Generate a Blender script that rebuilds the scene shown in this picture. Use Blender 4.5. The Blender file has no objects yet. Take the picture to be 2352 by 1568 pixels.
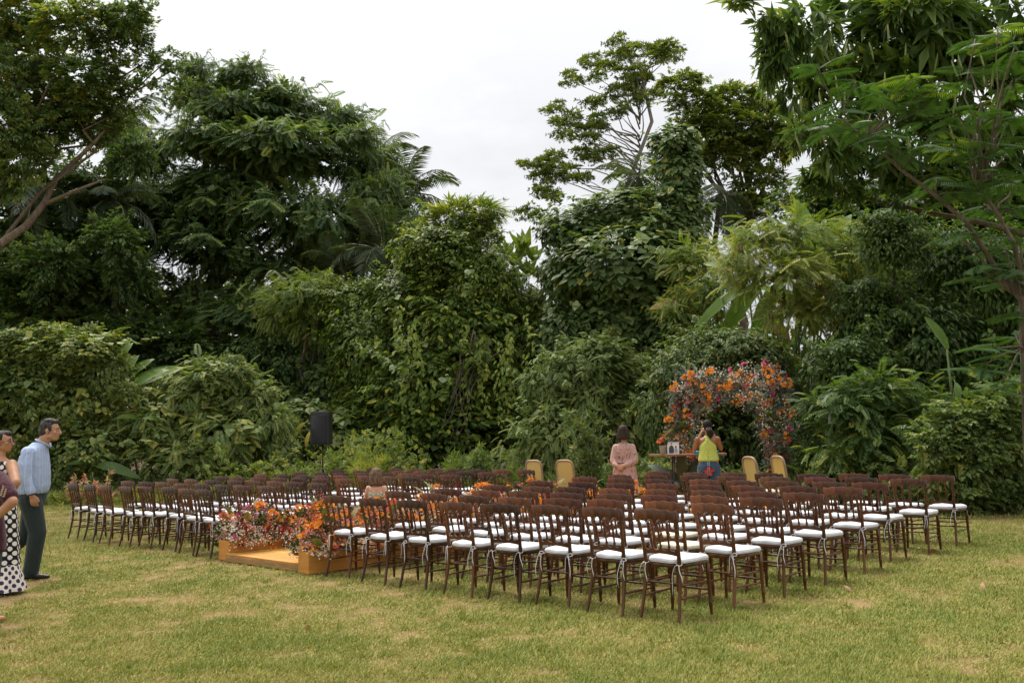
import bpy, math, random
import numpy as np
from mathutils import Vector, Matrix

random.seed(7)
R = np.random.default_rng(11)
SC = bpy.context.scene
COL = SC.collection
PI = math.pi

# ------------------------------------------------------------------ camera
FPX, PITCH, ROLL, CAMH = 2400.0, 0.0961552, -0.0229716, 1.5335     # focal length in pixels of the 2560 px wide photograph
cp, sp, cr, sr = math.cos(PITCH), math.sin(PITCH), math.cos(ROLL), math.sin(ROLL)
FW = np.array([0, cp, sp]); UP0 = np.array([0, -sp, cp]); RT0 = np.array([1.0, 0, 0])
RT = cr * RT0 + sr * UP0; UP = -sr * RT0 + cr * UP0
CAM = np.array([0, 0, CAMH])
cd = bpy.data.cameras.new('camera'); cam = bpy.data.objects.new('camera', cd); COL.objects.link(cam)
cd.sensor_width = 36.0; cd.lens = FPX / 2560 * 36.0; cd.clip_start = 0.05; cd.clip_end = 1000
cam.matrix_world = Matrix(((RT[0], UP[0], -FW[0], 0), (RT[1], UP[1], -FW[1], 0), (RT[2], UP[2], -FW[2], CAMH), (0, 0, 0, 1)))
SC.camera = cam

# ------------------------------------------------------------------ sky, sun, exposure
SUN_EL, SUN_AZ = math.radians(62), math.radians(-35)       # azimuth clockwise from the view direction
w = bpy.data.worlds.new('World'); SC.world = w; w.use_nodes = True
nt = w.node_tree; nt.nodes.clear()
out = nt.nodes.new('ShaderNodeOutputWorld'); bg = nt.nodes.new('ShaderNodeBackground')
sky = nt.nodes.new('ShaderNodeTexSky'); sky.sky_type = 'NISHITA'; sky.sun_disc = False
sky.sun_elevation = SUN_EL; sky.sun_rotation = SUN_AZ
tc = nt.nodes.new('ShaderNodeTexCoord'); mp = nt.nodes.new('ShaderNodeMapping'); mp.inputs['Scale'].default_value = (1.3, 1.3, 3.2)
nz = nt.nodes.new('ShaderNodeTexNoise'); nz.inputs['Scale'].default_value = 2.3; nz.inputs['Detail'].default_value = 7; nz.inputs['Roughness'].default_value = 0.55
nt.links.new(tc.outputs['Generated'], mp.inputs['Vector']); nt.links.new(mp.outputs['Vector'], nz.inputs['Vector'])
cl = nt.nodes.new('ShaderNodeValToRGB')
cl.color_ramp.elements[0].position = 0.40; cl.color_ramp.elements[0].color = (3.85, 3.88, 3.96, 1)
cl.color_ramp.elements[1].position = 0.60; cl.color_ramp.elements[1].color = (4.6, 4.6, 4.64, 1)
nt.links.new(nz.outputs['Fac'], cl.inputs['Fac'])
# overcast sky: brighter towards the zenith, (1 + 2 sin elevation) / 3
sx = nt.nodes.new('ShaderNodeSeparateXYZ'); nt.links.new(tc.outputs['Generated'], sx.inputs[0])
mz = nt.nodes.new('ShaderNodeMath'); mz.operation = 'MAXIMUM'; mz.inputs[1].default_value = 0.0; nt.links.new(sx.outputs['Z'], mz.inputs[0])
ma = nt.nodes.new('ShaderNodeMath'); ma.operation = 'MULTIPLY_ADD'; ma.inputs[1].default_value = 1.333; ma.inputs[2].default_value = 0.667; nt.links.new(mz.outputs[0], ma.inputs[0])
mg = nt.nodes.new('ShaderNodeMixRGB'); mg.blend_type = 'MULTIPLY'; mg.inputs['Fac'].default_value = 1.0
nt.links.new(cl.outputs['Color'], mg.inputs['Color1']); nt.links.new(ma.outputs[0], mg.inputs['Color2'])
mx = nt.nodes.new('ShaderNodeMixRGB'); mx.inputs['Fac'].default_value = 0.97
nt.links.new(sky.outputs['Color'], mx.inputs['Color1']); nt.links.new(mg.outputs['Color'], mx.inputs['Color2'])
nt.links.new(mx.outputs['Color'], bg.inputs['Color']); bg.inputs['Strength'].default_value = 0.10
nt.links.new(bg.outputs['Background'], out.inputs['Surface'])
sd = bpy.data.lights.new('sun', 'SUN'); sd.energy = 2.1; sd.angle = math.radians(32); sd.color = (1.0, 0.93, 0.82)
sun = bpy.data.objects.new('sun', sd); COL.objects.link(sun)
sdir = Vector((math.sin(SUN_AZ) * math.cos(SUN_EL), math.cos(SUN_AZ) * math.cos(SUN_EL), math.sin(SUN_EL)))
sun.rotation_euler = sdir.to_track_quat('Z', 'Y').to_euler(); sun.location = sdir * 60
SC.view_settings.view_transform = 'Standard'; SC.view_settings.look = 'None'
SC.view_settings.exposure = 1.12; SC.view_settings.gamma = 1.0; SC.view_settings.use_curve_mapping = False
SC.render.engine = 'CYCLES'
SC.cycles.max_bounces = 6; SC.cycles.diffuse_bounces = 5; SC.cycles.glossy_bounces = 2
SC.cycles.transmission_bounces = 3; SC.cycles.transparent_max_bounces = 4
SC.cycles.use_denoising = True; SC.cycles.caustics_reflective = False; SC.cycles.caustics_refractive = False
SC.cycles.filter_width = 1.5

# ------------------------------------------------------------------ helpers
F2 = FPX * 2352 / 2560                                          # focal length for readings on the 2352 px wide view
def at(px, py, Z):
    """World point at depth Z along the ray through pixel (px, py) of the 2352 x 1568 view of the photograph."""
    d = FW + RT * ((px - 1176) / F2) - UP * ((py - 784.2) / F2)
    return CAM + d * (Z / d[1])

def tag(o, label=None, cat=None, group=None, kind=None):
    if label: o['label'] = label
    if cat: o['category'] = cat
    if group: o['group'] = group
    if kind: o['kind'] = kind
    return o

def empty(name, loc=(0, 0, 0), heading=0.0, **kw):
    o = bpy.data.objects.new(name, None); COL.objects.link(o)
    o.location = tuple(float(v) for v in loc); o.rotation_euler = (0, 0, -heading); o.empty_display_size = 0.2
    return tag(o, **kw)

def mesh(name, V, F, smooth=True):
    me = bpy.data.meshes.new(name)
    me.from_pydata([tuple(map(float, v)) for v in V], [], [tuple(int(i) for i in f) for f in F])
    if smooth: me.polygons.foreach_set('use_smooth', [True] * len(me.polygons))
    me.update()
    return me

def tri_mesh(name, V, F, tint=None, smooth=False):
    """Fast triangle mesh from numpy arrays, with an optional float per face."""
    V = np.ascontiguousarray(V, np.float32); F = np.ascontiguousarray(F, np.int32)
    me = bpy.data.meshes.new(name)
    me.vertices.add(len(V)); me.vertices.foreach_set('co', V.ravel())
    me.loops.add(F.size); me.loops.foreach_set('vertex_index', F.ravel())
    me.polygons.add(len(F)); me.polygons.foreach_set('loop_start', np.arange(0, F.size, 3, dtype=np.int32))
    try: me.polygons.foreach_set('loop_total', np.full(len(F), 3, np.int32))
    except Exception: pass
    if tint is not None:
        a = me.attributes.new('tint', 'FLOAT', 'FACE'); a.data.foreach_set('value', np.ascontiguousarray(tint, np.float32))
    me.polygons.foreach_set('use_smooth', np.full(len(F), bool(smooth)))
    me.update(calc_edges=True)
    return me

def obj(name, me, mat=None, parent=None, loc=None, rot=None, **kw):
    o = bpy.data.objects.new(name, me); COL.objects.link(o)
    if mat is not None and not me.materials: me.materials.append(mat)
    if parent is not None: o.parent = parent
    if loc is not None: o.location = tuple(float(v) for v in loc)
    if rot is not None: o.rotation_euler = rot
    return tag(o, **kw)

class MB:
    """Collects simple shapes into one mesh."""
    def __init__(s): s.V = []; s.F = []
    def add(s, V, F):
        b = len(s.V); s.V += [tuple(v) for v in V]; s.F += [tuple(i + b for i in f) for f in F]; return s
    def box(s, c, h, rz=0.0, bev=0.0, M=None):
        x, y, z = h; b = min(bev, x * .9, y * .9, z * .9)
        pts = []; idx = {}
        if b <= 0:
            V = [(sx * x, sy * y, sz * z) for sz in (-1, 1) for sy in (-1, 1) for sx in (-1, 1)]
            F = [(0, 2, 3, 1), (4, 5, 7, 6), (0, 1, 5, 4), (2, 6, 7, 3), (0, 4, 6, 2), (1, 3, 7, 5)]
        else:
            V = []; F = []
            for sx in (-1, 1):
                for sy in (-1, 1):
                    for sz in (-1, 1):
                        idx[sx, sy, sz] = len(V)
                        V += [(sx * x, sy * (y - b), sz * (z - b)), (sx * (x - b), sy * y, sz * (z - b)), (sx * (x - b), sy * (y - b), sz * z)]
            def q(k, L): F.append(tuple(idx[l] + k for l in L))
            for sg in (-1, 1):
                q(0, [(sg, -1, -1), (sg, 1, -1), (sg, 1, 1), (sg, -1, 1)][::sg])
                q(1, [(-1, sg, -1), (-1, sg, 1), (1, sg, 1), (1, sg, -1)][::sg])
                q(2, [(-1, -1, sg), (1, -1, sg), (1, 1, sg), (-1, 1, sg)][::sg])
            for a in (-1, 1):
                for c2 in (-1, 1):
                    F.append((idx[a, c2, -1], idx[a, c2, 1], idx[a, c2, 1] + 1, idx[a, c2, -1] + 1))
                    F.append((idx[a, -1, c2], idx[a, 1, c2], idx[a, 1, c2] + 2, idx[a, -1, c2] + 2))
                    F.append((idx[-1, a, c2] + 1, idx[1, a, c2] + 1, idx[1, a, c2] + 2, idx[-1, a, c2] + 2))
                    for d in (-1, 1): F.append((idx[a, c2, d], idx[a, c2, d] + 1, idx[a, c2, d] + 2))
        ca, sa = math.cos(rz), math.sin(rz)
        return s.add([(c[0] + ca * v[0] - sa * v[1], c[1] + sa * v[0] + ca * v[1], c[2] + v[2]) for v in V], F)
    def tube(s, P, rad, n=8, cap=True, flat=1.0):
        P = [np.array(p, float) for p in P]; m = len(P)
        rad = [rad] * m if np.isscalar(rad) else list(rad)
        V = []; F = []; ref = None
        for i in range(m):
            t = P[min(i + 1, m - 1)] - P[max(i - 1, 0)]; L = np.linalg.norm(t); t = t / L if L > 1e-9 else np.array([0, 0, 1.0])
            if ref is None:
                ref = np.array([1.0, 0, 0]) if abs(t[0]) < .8 else np.array([0, 1.0, 0])
            u = ref - t * (ref @ t); u /= np.linalg.norm(u) + 1e-12; v = np.cross(t, u); ref = u
            for k in range(n):
                a = 2 * PI * k / n
                V.append(P[i] + rad[i] * (math.cos(a) * u + flat * math.sin(a) * v))
        for i in range(m - 1):
            for k in range(n):
                k2 = (k + 1) % n
                F.append((i * n + k, i * n + k2, (i + 1) * n + k2, (i + 1) * n + k))
        if cap:
            F.append(tuple(range(n))[::-1]); F.append(tuple((m - 1) * n + k for k in range(n)))
        return s.add(V, F)
    def mesh(s, name, smooth=True): return mesh(name, s.V, s.F, smooth)
    def build(s, name, mat, parent=None, smooth=True, **kw): return obj(name, s.mesh(name, smooth), mat, parent, **kw)

def auto_smooth(me, ang=35):
    try: me.set_sharp_from_angle(angle=math.radians(ang))
    except Exception: pass
    return me

# ------------------------------------------------------------------ materials
def nodes(name):
    m = bpy.data.materials.new(name); m.use_nodes = True
    n = m.node_tree; return m, n, n.nodes['Principled BSDF']
def setp(b, rough=None, spec=None, **kw):
    if rough is not None: b.inputs['Roughness'].default_value = rough
    if spec is not None: b.inputs['Specular IOR Level'].default_value = spec
def ramp(n, stops):
    r = n.nodes.new('ShaderNodeValToRGB'); e = r.color_ramp.elements
    while len(e) < len(stops): e.new(0.5)
    for k, (p, c) in enumerate(stops): e[k].position = p; e[k].color = (*c, 1)
    return r
def noise(n, scale, detail=3, coord='Object', rough=.55, mapscale=None):
    t = n.nodes.new('ShaderNodeTexCoord'); z = n.nodes.new('ShaderNodeTexNoise')
    z.inputs['Scale'].default_value = scale; z.inputs['Detail'].default_value = detail; z.inputs['Roughness'].default_value = rough
    if mapscale:
        mpn = n.nodes.new('ShaderNodeMapping'); mpn.inputs['Scale'].default_value = mapscale
        n.links.new(t.outputs[coord], mpn.inputs['Vector']); n.links.new(mpn.outputs['Vector'], z.inputs['Vector'])
    else: n.links.new(t.outputs[coord], z.inputs['Vector'])
    return z
def bump(n, b, src, strength=.3, dist=.01):
    bp = n.nodes.new('ShaderNodeBump'); bp.inputs['Strength'].default_value = strength; bp.inputs['Distance'].default_value = dist
    n.links.new(src, bp.inputs['Height']); n.links.new(bp.outputs['Normal'], b.inputs['Normal'])

def leaf_mat(name, stops, rough=.5, spec=.3, trans=.34, tcol=(1.45, 1.5, .5)):
    m, n, b = nodes(name); setp(b, rough, spec)
    a = n.nodes.new('ShaderNodeAttribute'); a.attribute_name = 'tint'
    r = ramp(n, stops); oi = n.nodes.new('ShaderNodeObjectInfo'); m1 = n.nodes.new('ShaderNodeMath'); m1.operation = 'MULTIPLY_ADD'; m1.inputs[1].default_value = .16; m1.inputs[2].default_value = -.08
    m2 = n.nodes.new('ShaderNodeMath'); m2.operation = 'ADD'; n.links.new(oi.outputs['Random'], m1.inputs[0]); n.links.new(m1.outputs[0], m2.inputs[0]); n.links.new(a.outputs['Fac'], m2.inputs[1])
    n.links.new(m2.outputs[0], r.inputs['Fac']); n.links.new(r.outputs['Color'], b.inputs['Base Color'])
    tr = n.nodes.new('ShaderNodeBsdfTranslucent'); mul = n.nodes.new('ShaderNodeMixRGB'); mul.blend_type = 'MULTIPLY'; mul.inputs['Fac'].default_value = 1
    mul.inputs['Color2'].default_value = (*tcol, 1); n.links.new(r.outputs['Color'], mul.inputs['Color1']); n.links.new(mul.outputs['Color'], tr.inputs['Color'])
    ms = n.nodes.new('ShaderNodeMixShader'); ms.inputs['Fac'].default_value = trans
    n.links.new(b.outputs['BSDF'], ms.inputs[1]); n.links.new(tr.outputs['BSDF'], ms.inputs[2])
    n.links.new(ms.outputs['Shader'], n.nodes['Material Output'].inputs['Surface'])
    return m

def plain(name, col, rough=.6, spec=.4, var=0.0, nscale=8, bumpk=0.0, bscale=60, metal=0.0, bdist=.01):
    m, n, b = nodes(name); setp(b, rough, spec); b.inputs['Base Color'].default_value = (*col, 1); b.inputs['Metallic'].default_value = metal
    if var:
        z = noise(n, nscale); r = ramp(n, [(.3, tuple(c * (1 - var) for c in col)), (.7, tuple(min(1, c * (1 + var)) for c in col))])
        n.links.new(z.outputs['Fac'], r.inputs['Fac']); n.links.new(r.outputs['Color'], b.inputs['Base Color'])
    if bumpk:
        z2 = noise(n, bscale, 4); bump(n, b, z2.outputs['Fac'], bumpk, bdist)
    return m

def wood(name, c0, c1, scale=(1, 1, 1), rough=.4, spec=.5, objcol=False, coat=0.0, rings=14.0):
    m, n, b = nodes(name); setp(b, rough, spec)
    z = noise(n, 9, 6, mapscale=scale); z.inputs['Distortion'].default_value = .6
    r = ramp(n, [(.3, c0), (.7, c1)]); n.links.new(z.outputs['Fac'], r.inputs['Fac'])
    src = r.outputs['Color']
    if objcol:
        oi = n.nodes.new('ShaderNodeObjectInfo'); mul = n.nodes.new('ShaderNodeMixRGB'); mul.blend_type = 'MULTIPLY'; mul.inputs['Fac'].default_value = 1
        n.links.new(src, mul.inputs['Color1']); n.links.new(oi.outputs['Color'], mul.inputs['Color2']); src = mul.outputs['Color']
    n.links.new(src, b.inputs['Base Color'])
    if coat: b.inputs['Coat Weight'].default_value = coat; b.inputs['Coat Roughness'].default_value = .2
    bump(n, b, z.outputs['Fac'], .12, .004)
    return m

def smooth_noise(X, Y, cell, seed):
    """Value noise on numpy arrays, 0 to 1."""
    rg = np.random.default_rng(seed); G = rg.random((256, 256))
    u, v = X / cell + 1000, Y / cell + 1000
    i, j = np.floor(u).astype(int), np.floor(v).astype(int); fu, fv = u - i, v - j
    fu = fu * fu * (3 - 2 * fu); fv = fv * fv * (3 - 2 * fv)
    g = lambda a, b: G[a % 256, b % 256]
    return (g(i, j) * (1 - fu) + g(i + 1, j) * fu) * (1 - fv) + (g(i, j + 1) * (1 - fu) + g(i + 1, j + 1) * fu) * fv
# ------------------------------------------------------------------ ground and lawn
def lawn_patch(X, Y):
    """0 = dry bare soil, 1 = lush turf."""
    a = .20 * smooth_noise(X * .8 + Y * .25, Y, 1.5, 3) + .38 * smooth_noise(X, Y, .42, 4) + .42 * smooth_noise(X, Y, .13, 5)
    b = smooth_noise(X, Y, 5.0, 6)
    lush = np.clip((X + 1.0) / 9, -.5, .7) * .14 + (b - .5) * .12 + np.clip((Y - 14) / 14, 0, 1) * .16
    return np.clip((a - .5) * 1.9 + .56 + lush, 0, 1)
def spaced(lo, hi, step, far, grow=1.35):
    v = list(np.arange(lo, hi + 1e-6, step)); s = step
    while v[-1] < far: s *= grow; v.append(v[-1] + s)
    s = step
    while v[0] > -far: s *= grow; v.insert(0, v[0] - s)
    return np.array(v)
gx = spaced(-17, 17, .16, 400); gy = spaced(3, 34, .16, 420)
GX, GY = np.meshgrid(gx, gy); near = (np.abs(GX) < 18) & (GY > 2) & (GY < 36)
GZ = np.where(near, (smooth_noise(GX, GY, 2.2, 8) - .5) * .02 - .012, -.02)
nxx, nyy = len(gx), len(gy)
I = np.arange(nxx * nyy).reshape(nyy, nxx)
q = np.stack([I[:-1, :-1], I[:-1, 1:], I[1:, 1:], I[1:, :-1]], -1).reshape(-1, 4)
T = np.concatenate([q[:, [0, 1, 2]], q[:, [0, 2, 3]]])
gme = tri_mesh('ground', np.stack([GX, GY, GZ], -1).reshape(-1, 3), T, smooth=True)
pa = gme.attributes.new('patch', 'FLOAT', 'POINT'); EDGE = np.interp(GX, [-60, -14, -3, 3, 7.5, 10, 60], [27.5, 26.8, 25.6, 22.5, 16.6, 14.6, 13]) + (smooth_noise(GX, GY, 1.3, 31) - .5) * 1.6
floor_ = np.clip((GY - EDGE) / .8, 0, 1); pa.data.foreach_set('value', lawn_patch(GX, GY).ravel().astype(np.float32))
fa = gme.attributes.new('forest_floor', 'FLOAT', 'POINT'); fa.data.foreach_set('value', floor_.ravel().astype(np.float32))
m, n, b = nodes('lawn_soil'); setp(b, .95, .1)
a = n.nodes.new('ShaderNodeAttribute'); a.attribute_name = 'patch'
z1 = noise(n, 34, 5); z2 = noise(n, 160, 3)
add = n.nodes.new('ShaderNodeMath'); add.operation = 'MULTIPLY_ADD'; add.inputs[1].default_value = .55
n.links.new(z1.outputs['Fac'], add.inputs[0]); n.links.new(a.outputs['Fac'], add.inputs[2])
add2 = n.nodes.new('ShaderNodeMath'); add2.operation = 'MULTIPLY_ADD'; add2.inputs[1].default_value = .4
n.links.new(z2.outputs['Fac'], add2.inputs[0]); n.links.new(add.outputs[0], add2.inputs[2])
r = ramp(n, [(.36, (.32, .215, .11)), (.55, (.24, .185, .075)), (.8, (.16, .145, .042)), (1.0, (.11, .12, .025))])
div = n.nodes.new('ShaderNodeMath'); div.operation = 'MULTIPLY'; div.inputs[1].default_value = .72
n.links.new(add2.outputs[0], div.inputs[0]); n.links.new(div.outputs[0], r.inputs['Fac'])
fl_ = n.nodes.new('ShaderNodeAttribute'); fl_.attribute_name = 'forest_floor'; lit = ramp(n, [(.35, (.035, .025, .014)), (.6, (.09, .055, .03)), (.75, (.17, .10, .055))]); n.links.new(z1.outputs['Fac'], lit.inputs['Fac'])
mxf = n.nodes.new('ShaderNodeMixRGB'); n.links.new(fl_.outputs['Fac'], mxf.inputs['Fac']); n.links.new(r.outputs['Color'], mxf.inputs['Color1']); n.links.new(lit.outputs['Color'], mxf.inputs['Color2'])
n.links.new(mxf.outputs['Color'], b.inputs['Base Color']); bump(n, b, z2.outputs['Fac'], .8, .02)
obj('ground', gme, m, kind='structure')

# grass blades: short dry turf, thinning with distance
def blades(N, y0, y1, hmin, hmax, wd, seed, power=2.0, keep=None, lean=1.1):
    rg = np.random.default_rng(seed)
    u = rg.random(N); Y = 1 / (1 / y0 + u * (1 / y1 - 1 / y0)) if power == 2 else y0 + u * (y1 - y0)
    X = (rg.random(N) * 2 - 1) * (Y * .56 + .6)
    p = lawn_patch(X, Y); edge_ = np.interp(X, [-60, -14, -3, 3, 7.5, 10, 60], [27.5, 26.8, 25.6, 22.5, 16.6, 14.6, 13]); k = rg.random(N) < np.where(Y > edge_ + rg.normal(0, .4, N), .1, 1) * np.clip(p * 1.5 + .12, .15, 1)
    if keep is not None: k &= keep(X, Y)
    X, Y, p = X[k], Y[k], p[k]; N = len(X)
    h = (hmin + (hmax - hmin) * rg.random(N)) * (.55 + .7 * p); a = rg.random(N) * 2 * PI; ln = lean * rg.random(N) ** .5
    a = np.where(rg.random(N) < .5, a, .4 + rg.normal(0, .5, N))
    wdt = wd * (.7 + .6 * rg.random(N)) * (Y / y0) ** .8
    b2 = a + PI / 2 + rg.normal(0, .5, N)
    base = np.stack([X, Y, np.full(N, -.004)], -1); off = np.stack([np.cos(b2) * wdt / 2, np.sin(b2) * wdt / 2, np.zeros(N)], -1)
    tip = base + np.stack([np.cos(a) * np.sin(ln) * h, np.sin(a) * np.sin(ln) * h, np.cos(ln) * h + .006], -1)
    V = np.stack([base - off, base + off, tip], 1).reshape(-1, 3); Fc = np.arange(3 * N).reshape(-1, 3)
    t = np.clip(.16 + .62 * p + rg.normal(0, .25, N) + (smooth_noise(X, Y, .9, 21) - .5) * .3, 0, 1)
    return V, Fc, t
def merge(parts):
    if isinstance(parts[0], list): return sum(parts, [])
    V, F, T, o = [], [], [], 0
    for v, f, t in parts: V.append(v); F.append(f + o); T.append(t); o += len(v)
    return np.concatenate(V), np.concatenate(F), np.concatenate(T)
GRASS = leaf_mat('turf_blades', [(0, (.385, .29, .12)), (.28, (.335, .305, .085)), (.55, (.26, .262, .052)), (1, (.135, .18, .026))], rough=.6, spec=.25, trans=.2, tcol=(1.1, 1.15, .7))
def tufts(n, seed):
    rg = np.random.default_rng(seed); Y = 1 / (1 / 5.3 + rg.random(n) * (1 / 16 - 1 / 5.3)); X = (rg.random(n) * 2 - 1) * (Y * .56 + .6); m_ = 26; N = n * m_
    bx = np.repeat(X, m_) + rg.normal(0, .03, N); by = np.repeat(Y, m_) + rg.normal(0, .03, N); h = np.repeat(rg.uniform(.03, .075, n), m_) * rg.uniform(.5, 1.1, N); a = rg.random(N) * 2 * PI; ln = rg.random(N) * 1.1
    base = np.stack([bx, by, np.full(N, -.004)], -1); b2 = a + PI / 2; off = np.stack([np.cos(b2), np.sin(b2), np.zeros(N)], -1) * .004; tip = base + np.stack([np.cos(a) * np.sin(ln) * h, np.sin(a) * np.sin(ln) * h, np.cos(ln) * h], -1)
    return np.stack([base - off, base + off, tip], 1).reshape(-1, 3), np.arange(3 * N).reshape(-1, 3), np.clip(np.repeat(rg.uniform(.45, 1, n), m_) + rg.normal(0, .12, N), 0, 1)
V, Fc, t = merge([tufts(800, 61), blades(430000, 5.2, 15, .012, .04, .0075, 1, lean=1.5), blades(110000, 14, 34, .03, .085, .011, 2, power=1)])
obj('lawn_grass', tri_mesh('lawn_grass', V, Fc, t), GRASS, kind='stuff')
# ------------------------------------------------------------------ leaves and crowns
def nrm(v): return v / (np.linalg.norm(v, axis=-1, keepdims=True) + 1e-9)

def leaf_quad(base, d, length, width, up, fold=.25, droop=.15):
    """Two triangles folded along the midrib."""
    base, d, up = np.array(base, float), nrm(np.array(d, float)), np.array(up, float)
    s = nrm(np.cross(d, up)); u = np.cross(s, d)
    tip = base + d * length - u * droop * length; mid = base + d * length * .45 - u * droop * length * .3
    return [base, mid - s * width / 2 + u * fold * width, tip, mid + s * width / 2 + u * fold * width], [(0, 1, 2), (0, 2, 3)]
def template(leaves):
    V, F, L = [], [], []
    for k, (v, f) in enumerate(leaves):
        b = len(V); V += list(v); F += [tuple(i + b for i in t) for t in f]; L += [k] * len(f)
    return np.array(V, float), np.array(F, int), np.array(L, int)
# frame of every template: +Y along the stem (outward), +Z the upper side
def t_broad(n=9, ll=.42, lw=.2, droop=.3):
    rg = random.Random(3); out = []
    for k in range(n):
        t = .12 + .86 * k / (n - 1); s = 1 if k % 2 else -1; ang = 0 if k == n - 1 else s * rg.uniform(.7, 1.15)
        base = (0, t * .75, -.18 * t * t); out.append(leaf_quad(base, (math.sin(ang), math.cos(ang), rg.uniform(-.45, .1)), ll * rg.uniform(.8, 1.15), lw, (rg.uniform(-.3, .3), rg.uniform(-.3, .1), 1), .2, droop))
    return template(out)
def t_pinnate(pairs=8, ll=.3, lw=.085, arch=.35, ang=1.1):
    out = []
    for k in range(pairs):
        t = .12 + .86 * k / (pairs - 1); z = -arch * t * t; L = ll * (1 - .55 * abs(t - .4) ** 1.3)
        for s in (-1, 1): out.append(leaf_quad((0, t, z), (s * math.sin(ang), math.cos(ang), -.25 - .3 * t), L, lw, (0, .25 * t, 1), .12, .12))
    out.append(leaf_quad((0, .98, -arch), (0, 1, -.7), ll * .7, lw, (0, .5, 1)))
    return template(out)
def t_cluster(n=7, ll=.8, lw=.24, spread=.9, down=.35, droop=.25):
    rg = random.Random(5); out = []
    for k in range(n):
        a = 2 * PI * k / n + rg.uniform(-.3, .3); e = spread * rg.uniform(.6, 1.1)
        d = (math.sin(a) * math.sin(e), math.cos(e) * .9 + .15, math.cos(a) * math.sin(e) - down)
        out.append(leaf_quad((0, 0, 0), d, ll * rg.uniform(.75, 1.15), lw, (rg.uniform(-.3, .3), -.3, 1), .2, droop))
    return template(out)
def t_heart():
    """One heart-shaped leaf lying in the XY plane, tip along +Y, slightly cupped."""
    V = [(0, 0, 0), (-.3, -.16, -.03), (-.5, .12, -.07), (-.3, .55, -.05), (0, 1.0, -.12), (.3, .55, -.05), (.5, .12, -.07), (.3, -.16, -.03)]
    return np.array(V), np.array([(0, 1, 2), (0, 2, 3), (0, 3, 4), (0, 4, 5), (0, 5, 6), (0, 6, 7)]), np.zeros(6, int)
def t_oval():
    V = [(0, 0, 0), (-.2, .3, .02), (-.17, .66, 0), (0, 1.0, -.12), (.17, .66, 0), (.2, .3, .02)]
    return np.array(V), np.array([(0, 1, 2), (0, 2, 3), (0, 3, 4), (0, 4, 5)]), np.zeros(4, int)
TB, TP, TF = t_broad(9, .44, .24), t_pinnate(8, .32, .125), t_pinnate(10, .26, .075, .4)
TL, TR, TH, TO = t_cluster(6, .95, .25, 1.0, .6, .2), t_cluster(9, .6, .2, 1.25, .0, .1), t_heart(), t_oval()
TW = t_cluster(8, .9, .11, .8, .1, .12)

def place(tm, P, fwd, up, size, tint, rg, jit=.07):
    """Copies of template TM at points P with their stems along FWD."""
    TV, TFc, TLf = tm; N = len(P)
    y = nrm(fwd); x = nrm(np.cross(y, up)); z = np.cross(x, y)
    M = np.stack([x, y, z], 1) * np.asarray(size).reshape(-1, 1, 1)
    V = (np.einsum('vk,nkc->nvc', TV, M) + P[:, None, :]).reshape(-1, 3)
    F = (TFc[None] + (np.arange(N) * len(TV))[:, None, None]).reshape(-1, 3)
    nl = TLf.max() + 1
    tl = tint[:, None] + rg.normal(0, jit, (N, nl))
    return V, F, np.clip(tl[:, TLf], 0, 1).reshape(-1)

def sph(rg, n): return nrm(rg.normal(0, 1, (n, 3)))

def shell(blobs, dens, size, rg, sub=7, subr=.5, squash=.75, back=.25, low=.55, rough=1.0, shoots=1.0):
    """Points, outward directions and tints spread over the lumpy surface of a set of ellipsoids (centre, radii)."""
    P, Nn, Tt = [], [], []
    for c, r in blobs:
        c, r = np.array(c), np.array(r)
        area = 4 * PI * ((r[0] * r[1]) ** 1.6 / 3 + (r[0] * r[2]) ** 1.6 / 3 + (r[1] * r[2]) ** 1.6 / 3) ** (1 / 1.6)
        d = sph(rg, sub * 3); d = d[(d[:, 1] < .55) | (rg.random(len(d)) < back)][:sub]
        sc = c + d * r * rg.uniform(.45, .75, (len(d), 1)); srad = r * subr * rg.uniform(.7, 1.15, (len(d), 1)); srad[:, 2] *= squash
        st = rg.normal(0, .13, len(d))
        n = int(area * dens / size ** 2 * .9); k = rg.integers(0, len(d), n); e = sph(rg, n)
        out = nrm(e * .75 + d[k] * .6)
        ok = ((out[:, 1] < .35) | (rg.random(n) < back)) & ((out[:, 2] > -.35) | (rg.random(n) < low)) & ((e * d[k]).sum(1) > -.45)
        p = sc[k] + e * srad[k] * (1 - .45 * rg.random((n, 1)) ** 2)
        fill = rg.random(n) < .30; p[fill] = (c + e * r * rg.uniform(.62, .97, (n, 1)))[fill]; out[fill] = e[fill]; ok = np.where(fill, (rg.random(n) < .92) & ((e[:, 1] < .3) | (rg.random(n) < back)) & ((e[:, 2] > -.5) | (rg.random(n) < low)), ok)
        u = nrm((p - c) / r); bd = sph(rg, 26); ba = rg.uniform(-.24, .30, 26) * rough      # uneven outline: dents and bulges
        s_ = 1 + (ba[None] * np.exp(-(1 - u @ bd.T) / .055)).sum(1); p = c + (p - c) * np.clip(s_, .6, 1.4)[:, None]
        sh = sph(rg, 16); sh[:, 2] = np.abs(sh[:, 2]) * .8 + .1; sh[:, 1] -= .25; sh = nrm(sh); q_ = int(max(1, n * .010 * shoots)); stt = rg.uniform(.85, 1.3, (16, q_, 1)); bend = rg.normal(0, .12, (16, 1, 3)) * stt ** 2
        sp_ = (c + r * (sh[:, None, :] * stt + bend) + rg.normal(0, .03, (16, q_, 3))).reshape(-1, 3); so_ = nrm(np.repeat(sh, q_, 0) + rg.normal(0, .45, (16 * q_, 3)))   # loose shoots
        P.append(np.concatenate([p[ok], sp_])); Nn.append(np.concatenate([out[ok], so_])); Tt.append(np.concatenate([st[k][ok], np.full(len(sp_), .08)]))
    return np.concatenate(P), np.concatenate(Nn), np.concatenate(Tt)

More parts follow.
